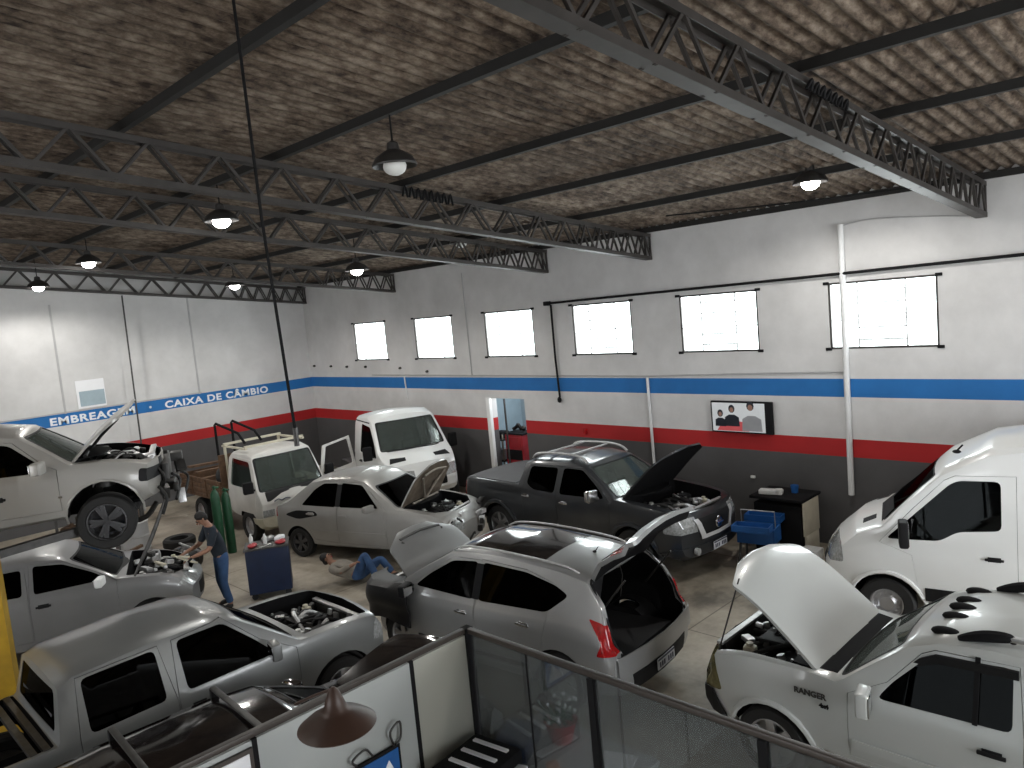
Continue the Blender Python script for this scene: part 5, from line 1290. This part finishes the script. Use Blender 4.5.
# parts lying between the lift and the white truck
gx = thing('gearbox', 'dark oily gearbox on the floor left of the gas cylinders', 'gearbox', (5.55, 15.3, 0), R(35))
MB().lathe([(.001, -.42), (.12, -.42), (.13, -.1), (.20, .0), (.26, .22), (.27, .26), (.001, .26)], 24, Matrix.Translation((0, 0, .28)) @ Euler((0, PI/2, 0)).to_matrix().to_4x4()).build('casing', 'oily_metal', gx)
MB().cyl((-.42, 0, .28), (-.70, 0, .28), .035).build('shaft', 'aluminium', gx)
MB().box((0, 0, .06), (.5, .3, .10), bev=.02).box((.1, .14, .45), (.2, .12, .12), bev=.02).build('mount', 'dark_metal', gx)
for i, (zz, dx, lab) in enumerate(((0, 0, 'worn black tyre lying at the bottom of the pair by the oil drum'), (.205, .03, 'worn black tyre lying on top of the pair by the oil drum'))):
    wt = thing('worn_tyre', lab, 'tire', (6.00+dx, 16.70, zz+.10))
    MB().lathe([(.19, -.08), (.29, -.10), (.33, -.06), (.33, .06), (.29, .10), (.19, .08), (.20, 0), (.19, -.08)], 32).build('tread', 'rubber', wt)
cb = thing('parts_crate', 'dark crate of scrap parts on the floor beyond the raised SUV nose', 'crate', (4.75, 15.9, 0), R(12))
MB().box((0, 0, .03), (.8, .55, .05)).box((.39, 0, .25), (.03, .55, .46)).box((-.39, 0, .25), (.03, .55, .46)).box((0, .26, .25), (.8, .03, .46)).box((0, -.26, .25), (.8, .03, .46)).build('crate_body', 'rusty', cb)
rg = random.Random(31)
for k in range(6):
    p = Vector((4.75+rg.uniform(-.22, .22), 15.9+rg.uniform(-.12, .12), .30+.06*k))
    lab = ('rusty disc', 'short steel pipe', 'oily bracket', 'bent black hose', 'steel flange', 'brown metal bar')[k]+' in the dark crate of scrap parts'
    b = MB()
    if k in (0, 4): b.cyl(p, p+Vector((.02, .01, .05)), .14-.01*k, seg=20)
    elif k == 3: b.tube([p, p+Vector((.1, .05, .1)), p+Vector((.2, -.05, .02))], .03, 8)
    else: b.bar(p-Vector((.2, .05, 0)), p+Vector((.2, .08, .05)), .07, .05)
    tag(b.build('scrap_part', ('rusty', 'aluminium', 'oily_metal', 'rubber', 'dark_metal', 'rusty')[k]), lab, 'part')
rk = thing('parts_rack', 'dark steel rack of greasy parts behind the grey oil drum', 'rack', (4.95, 18.1, 0), R(-12))
for sx in (1, -1):
    for sy in (1, -1): MB().box((sx*.82, sy*.24, .68), (.05, .05, 1.36)).build('upright', 'dark_metal', rk)
for z in (.2, .68, 1.2): MB().box((0, 0, z), (1.7, .54, .04)).build('shelf', 'dark_metal', rk)
rg = random.Random(77); c_, s_ = math.cos(R(-12)), math.sin(R(-12))
pos = ('left end of the top shelf', 'left centre of the top shelf', 'right centre of the top shelf', 'right end of the top shelf', 'left end of the middle shelf', 'left half of the middle shelf', 'right half of the middle shelf', 'right end of the middle shelf')
for k in range(8):
    u = -.6+.4*(k % 4); z = 1.222 if k < 4 else .702
    p = Vector((4.95+c_*u, 18.1+s_*u, z)); b = MB(); h = rg.uniform(.16, .30)
    if k % 3 == 0: b.cyl(p, p+Vector((0, 0, h)), .12, .10, 18).cyl(p+Vector((0, 0, h)), p+Vector((0, 0, h+.06)), .04)
    elif k % 3 == 1: b.box(p+Vector((0, 0, h/2)), (.28, .24, h), (0, 0, k), .03).cyl(p+Vector((.05, 0, h)), p+Vector((.05, 0, h+.05)), .05)
    else: b.box(p+Vector((0, 0, h*.3)), (.30, .26, h*.6), (0, 0, k*.4), .02).box(p+Vector((0, .03, h*.75)), (.18, .14, h*.4), (0, 0, k), .02)
    tag(b.build('scrap_part', ('oily_metal', 'rusty', 'dark_metal')[k % 3]), ('oily drum-shaped part', 'rusty boxy part', 'dark stepped part')[k % 3]+' at the '+pos[k]+' of the greasy rack', 'part')
# black cover draped over the crossover fender
def cover():
    o = bpy.data.objects.new('t', None)
    bm = bmesh.new(); n, m_ = 16, 12; V = []
    for i in range(n+1):
        row = []
        for j in range(m_+1):
            u, v = i/n, j/m_
            x = .98+1.02*u
            yo = .935 + .05*math.sin(PI*u) - (max(0, u-.62)/.38)**2*.22
            if v < .3: y = yo-.34*(1-v/.3); z = 1.085-.03*u-.10*max(0, u-.6)+.015*math.sin(9*u)
            else:
                t = (v-.3)/.7; y = yo+.05*math.sin(PI*min(1, t*1.6))+.03*math.sin(7*u+1)*t; z = 1.07-.03*u-.10*max(0, u-.6)-.52*t*(1-.15*math.sin(3*u))
            row.append(bm.verts.new((x, y, z)))
        V.append(row)
    for i in range(n):
        for j in range(m_): bm.faces.new((V[i][j], V[i+1][j], V[i+1][j+1], V[i][j+1]))
    me = bpy.data.meshes.new('cover'); bm.to_mesh(me); bm.free(); me.materials.append(M('leather'))
    return thick(me, .03, off=1)
fc = mobj('fender_cover', cover()); fc.matrix_world = Matrix.Translation((6.815, 7.30, 0)) @ Matrix.Rotation(R(96), 4, 'Z')
tag(fc, 'black padded cover draped over the front fender of the silver crossover', 'cover')
# paper behind the charcoal pickup windshield
tag(MB().box((10.85, 8.25, 1.29), (.40, .30, .006), (R(-8), R(4), R(-10))).build('paper_sheet', 'paper'), 'white paper sheet on the dashboard of the charcoal pickup', 'paper')

# ================================================================== people
def skin_mesh(verts, edges, radii, sub=2, mtx=None):
    me = bpy.data.meshes.new('s'); me.from_pydata([Vector(v) for v in verts], edges, [])
    o = bpy.data.objects.new('s', me); COL.objects.link(o)
    md = o.modifiers.new('k', 'SKIN'); md.use_smooth_shade = True
    sv = me.skin_vertices[0].data
    for i, r in enumerate(radii): sv[i].radius = r if hasattr(r, '__len__') else (r, r)
    sv[0].use_root = True
    if sub: s = o.modifiers.new('u', 'SUBSURF'); s.levels = s.render_levels = sub
    dg = bpy.context.evaluated_depsgraph_get()
    r = bpy.data.meshes.new_from_object(o.evaluated_get(dg), depsgraph=dg)
    bpy.data.objects.remove(o)
    for p in r.polygons: p.use_smooth = True
    return r
def person(label, loc, rz, J, shirt, sleeves=.5):
    """J: joint positions in metres, local; facing +x"""
    root = thing('person', label, 'person', loc, rz)
    V, E, RR = [], [], []
    def add(p, r, par=None):
        V.append(Vector(p)); RR.append(r)
        if par is not None: E.append((par, len(V)-1))
        return len(V)-1
    pel = add(J['pelvis'], (.11, .085)); wa = add(Vector(J['pelvis']).lerp(Vector(J['chest']), .5), (.105, .08), pel); ch = add(J['chest'], (.15, .11), wa)
    nk = add(J['neck'], .058, ch); hb = add(Vector(J['neck']).lerp(Vector(J['head']), .45), .06, nk); hd_ = add(J['head'], (.082, .098), hb)
    top = add(Vector(J['head'])+(Vector(J['head'])-Vector(J['neck'])).normalized()*.08, (.07, .082), hd_)
    body = {}
    for s in 'LR':
        sh_ = add(J['sh'+s], .062, ch); el = add(J['el'+s], .044, sh_); wr = add(J['wr'+s], .030, el)
        d = (Vector(J['wr'+s])-Vector(J['el'+s])).normalized()
        pm = add(Vector(J['wr'+s])+d*.055, (.040, .02), wr); body[s] = (d, pm)
        side = d.cross(Vector((0, 0, 1))); side = side.normalized() if side.length > .1 else Vector((0, 1, 0))
        for q, ln in ((-1.5, .062), (-.5, .078), (.5, .083), (1.5, .072)):
            k0 = add(V[pm]+side*q*.018+d*.03, .0095, pm); k1 = add(V[k0]+d*ln*.5+Vector((0, 0, -.012)), .009, k0); add(V[k1]+d*ln*.4+Vector((0, 0, -.028)), .008, k1)
        t0 = add(V[wr]+d*.03-side*.03*(1 if s == 'L' else -1), .011, wr); add(V[t0]+d*.045-side*.02*(1 if s == 'L' else -1)+Vector((0, 0, -.015)), .0095, t0)
        hp = add(J['hp'+s], .095, pel); kn = add(J['kn'+s], .062, hp); an = add(J['an'+s], .042, kn); add(J['toe'+s], .036, an)
    me = skin_mesh(V, E, RR); me.materials.append(M('skin')); mobj('body', me, None, root)
    L_ = lambda a, b_, t: tuple(Vector(a).lerp(Vector(b_), t))
    cv = [tuple(Vector(J['pelvis'])+(Vector(J['pelvis'])-Vector(J['chest']))*.30), L_(J['pelvis'], J['chest'], .5), J['chest'], L_(J['chest'], J['neck'], .72)]; ce_ = [(0, 1), (1, 2), (2, 3)]; cr_ = [(.175, .145), (.172, .145), (.188, .145), .080]
    for s in 'LR':
        i = len(cv); cv += [J['sh'+s], L_(J['sh'+s], J['el'+s], .9)]; ce_ += [(2, i), (i, i+1)]; cr_ += [.078, .060]
        if sleeves > .8: cv.append(L_(J['el'+s], J['wr'+s], .85)); ce_.append((i+1, i+2)); cr_.append(.045)
    me = skin_mesh(cv, ce_, cr_); me.materials.append(M(shirt)); mobj('shirt', me, None, root)
    pv = [J['pelvis'], L_(J['pelvis'], J['chest'], .22)]; pe = [(0, 1)]; pr_ = [(.165, .135), (.155, .13)]
    for s in 'LR':
        i = len(pv); pv += [J['hp'+s], L_(J['hp'+s], J['kn'+s], .55), J['kn'+s], L_(J['kn'+s], J['an'+s], .5), L_(J['kn'+s], J['an'+s], .95)]; pe += [(0, i), (i, i+1), (i+1, i+2), (i+2, i+3), (i+3, i+4)]; pr_ += [.112, .092, .078, .068, .062]
    me = skin_mesh(pv, pe, pr_); me.materials.append(M('denim')); mobj('jeans', me, None, root)
    for s in 'LR':
        a, t = Vector(J['an'+s]), Vector(J['toe'+s])
        me = skin_mesh([tuple(a+(a-t).normalized()*.03+Vector((0, 0, -.02))), tuple(a.lerp(t, .5)), tuple(t)], [(0, 1), (1, 2)], [.052, (.05, .042), (.048, .034)]); me.materials.append(M('shoe')); mobj('shoe', me, None, root)
    # head details
    up = (Vector(J['head'])-Vector(J['neck'])).normalized(); f = Vector(J['face']).normalized(); f = (f-up*f.dot(up)*.3).normalized(); sd = up.cross(f).normalized()
    c = Vector(J['head'])
    b = MB(); b.ball(c+up*.055-f*.022, (.093, .090, .082), 16, 10); b.ball(c-f*.05+up*.0, (.06, .08, .075), 12, 8); b.build('hair', 'hair', root)
    b = MB()
    for s in (1, -1): b.ball(c+f*.083+sd*.032*s+up*.012, .012, 8, 6)
    b.build('eye', 'hair', root)
    b = MB(); b.ball(c+f*.098-up*.015, (.016, .014, .022), 8, 6); 
    for s in (1, -1): b.ball(c+sd*.088*s-f*.005, (.018, .012, .03), 8, 6)
    b.build('nose', 'skin', root)
    MB().ball(c+f*.084-up*.05, (.01, .024, .007), 8, 6).build('mouth', 'red_paint', root)
    return root
person('person in dark navy shirt and jeans leaning over the silver hatchback engine', (5.24, 12.74, 0), R(172),
    dict(pelvis=(0, 0, .94), chest=(.09, 0, 1.31), neck=(.15, 0, 1.50), head=(.23, 0, 1.61), face=(1, 0, -.6),
         shL=(.11, .20, 1.42), elL=(.24, .28, 1.14), wrL=(.49, .18, 1.06), shR=(.11, -.20, 1.42), elR=(.25, -.26, 1.13), wrR=(.51, -.14, 1.08),
         hpL=(0, .095, .88), knL=(.05, .13, .47), anL=(-.03, .15, .09), toeL=(.13, .17, .04), hpR=(0, -.095, .88), knR=(.03, -.12, .47), anR=(-.06, -.13, .09), toeR=(.10, -.15, .04)), 'navy_cloth')
person('person in grey shirt and blue jeans lying bent-kneed beside the sedan', (7.24, 11.74, 0), R(-57),
    dict(pelvis=(0, 0, .15), chest=(-.34, .0, .27), neck=(-.48, 0, .36), head=(-.56, 0, .44), face=(.6, .2, 1),
         shL=(-.40, .18, .28), elL=(-.22, .30, .14), wrL=(-.02, .28, .22), shR=(-.40, -.18, .30), elR=(-.20, -.30, .28), wrR=(.04, -.24, .40),
         hpL=(.08, .10, .15), knL=(.40, .16, .36), anL=(.62, .14, .09), toeL=(.76, .16, .05), hpR=(.06, -.11, .17), knR=(.24, -.16, .56), anR=(.44, -.15, .10), toeR=(.58, -.17, .05)), 'grey_cloth', 1.)

# ================================================================== light
w = bpy.data.worlds.new('World'); scn.world = w; w.use_nodes = True
bg = w.node_tree.nodes['Background']; bg.inputs['Color'].default_value = (.93, .97, 1., 1); bg.inputs['Strength'].default_value = 6.0
def area(name, loc, rot, sx, sy, e, col=(1, 1, 1)):
    d = bpy.data.lights.new(name, 'AREA'); d.shape = 'RECTANGLE'; d.size = sx; d.size_y = sy; d.energy = e; d.color = col
    o = bpy.data.objects.new(name, d); link(o); o.location = loc; o.rotation_euler = rot; return o
# daylight through the wide workshop entrance behind the camera and the open left side
area('entrance_daylight', (6.5, -5.9, 2.4), (R(90), 0, 0), 9, 4.4, 330, (.97, .98, 1))
area('side_daylight', (-13.8, 6., 2.4), (R(90), 0, R(-90)), 12, 4.4, 260, (1, .98, .96))
for (ya, yb), n in wins:
    area('window_daylight', (XW+.35, (ya+yb)/2, 4.0), (R(90), 0, R(90)), 1.55, 1.05, 55, (.97, .98, 1))

# ================================================================== camera
cam = bpy.data.cameras.new('Camera'); co = bpy.data.objects.new('Camera', cam); link(co); scn.camera = co
cam.sensor_width = 36; cam.lens = 36*768.27/1024; cam.clip_start = .05
yaw, pit, rol = R(45.4375), R(5.9131), R(5.2930)
cy, sy, cp_, sp_ = math.cos(yaw), math.sin(yaw), math.cos(pit), math.sin(pit)
fwd = Vector((cy*cp_, sy*cp_, -sp_)); rgt = Vector((sy, -cy, 0)); dwn = fwd.cross(rgt)
r2 = math.cos(rol)*rgt+math.sin(rol)*dwn; d2 = -math.sin(rol)*rgt+math.cos(rol)*dwn
m4 = Matrix((r2, -d2, -fwd)).transposed().to_4x4(); m4.translation = (0, 0, CAMH)
co.matrix_world = m4
vs = scn.view_settings
scn.display_settings.display_device = 'sRGB'; vs.view_transform = 'Standard'; vs.look = 'None'; vs.gamma = 1; vs.use_curve_mapping = False; vs.exposure = .12
scn.cycles.use_denoising = True
scn.cycles.max_bounces = 8; scn.cycles.diffuse_bounces = 4; scn.cycles.transparent_max_bounces = 16
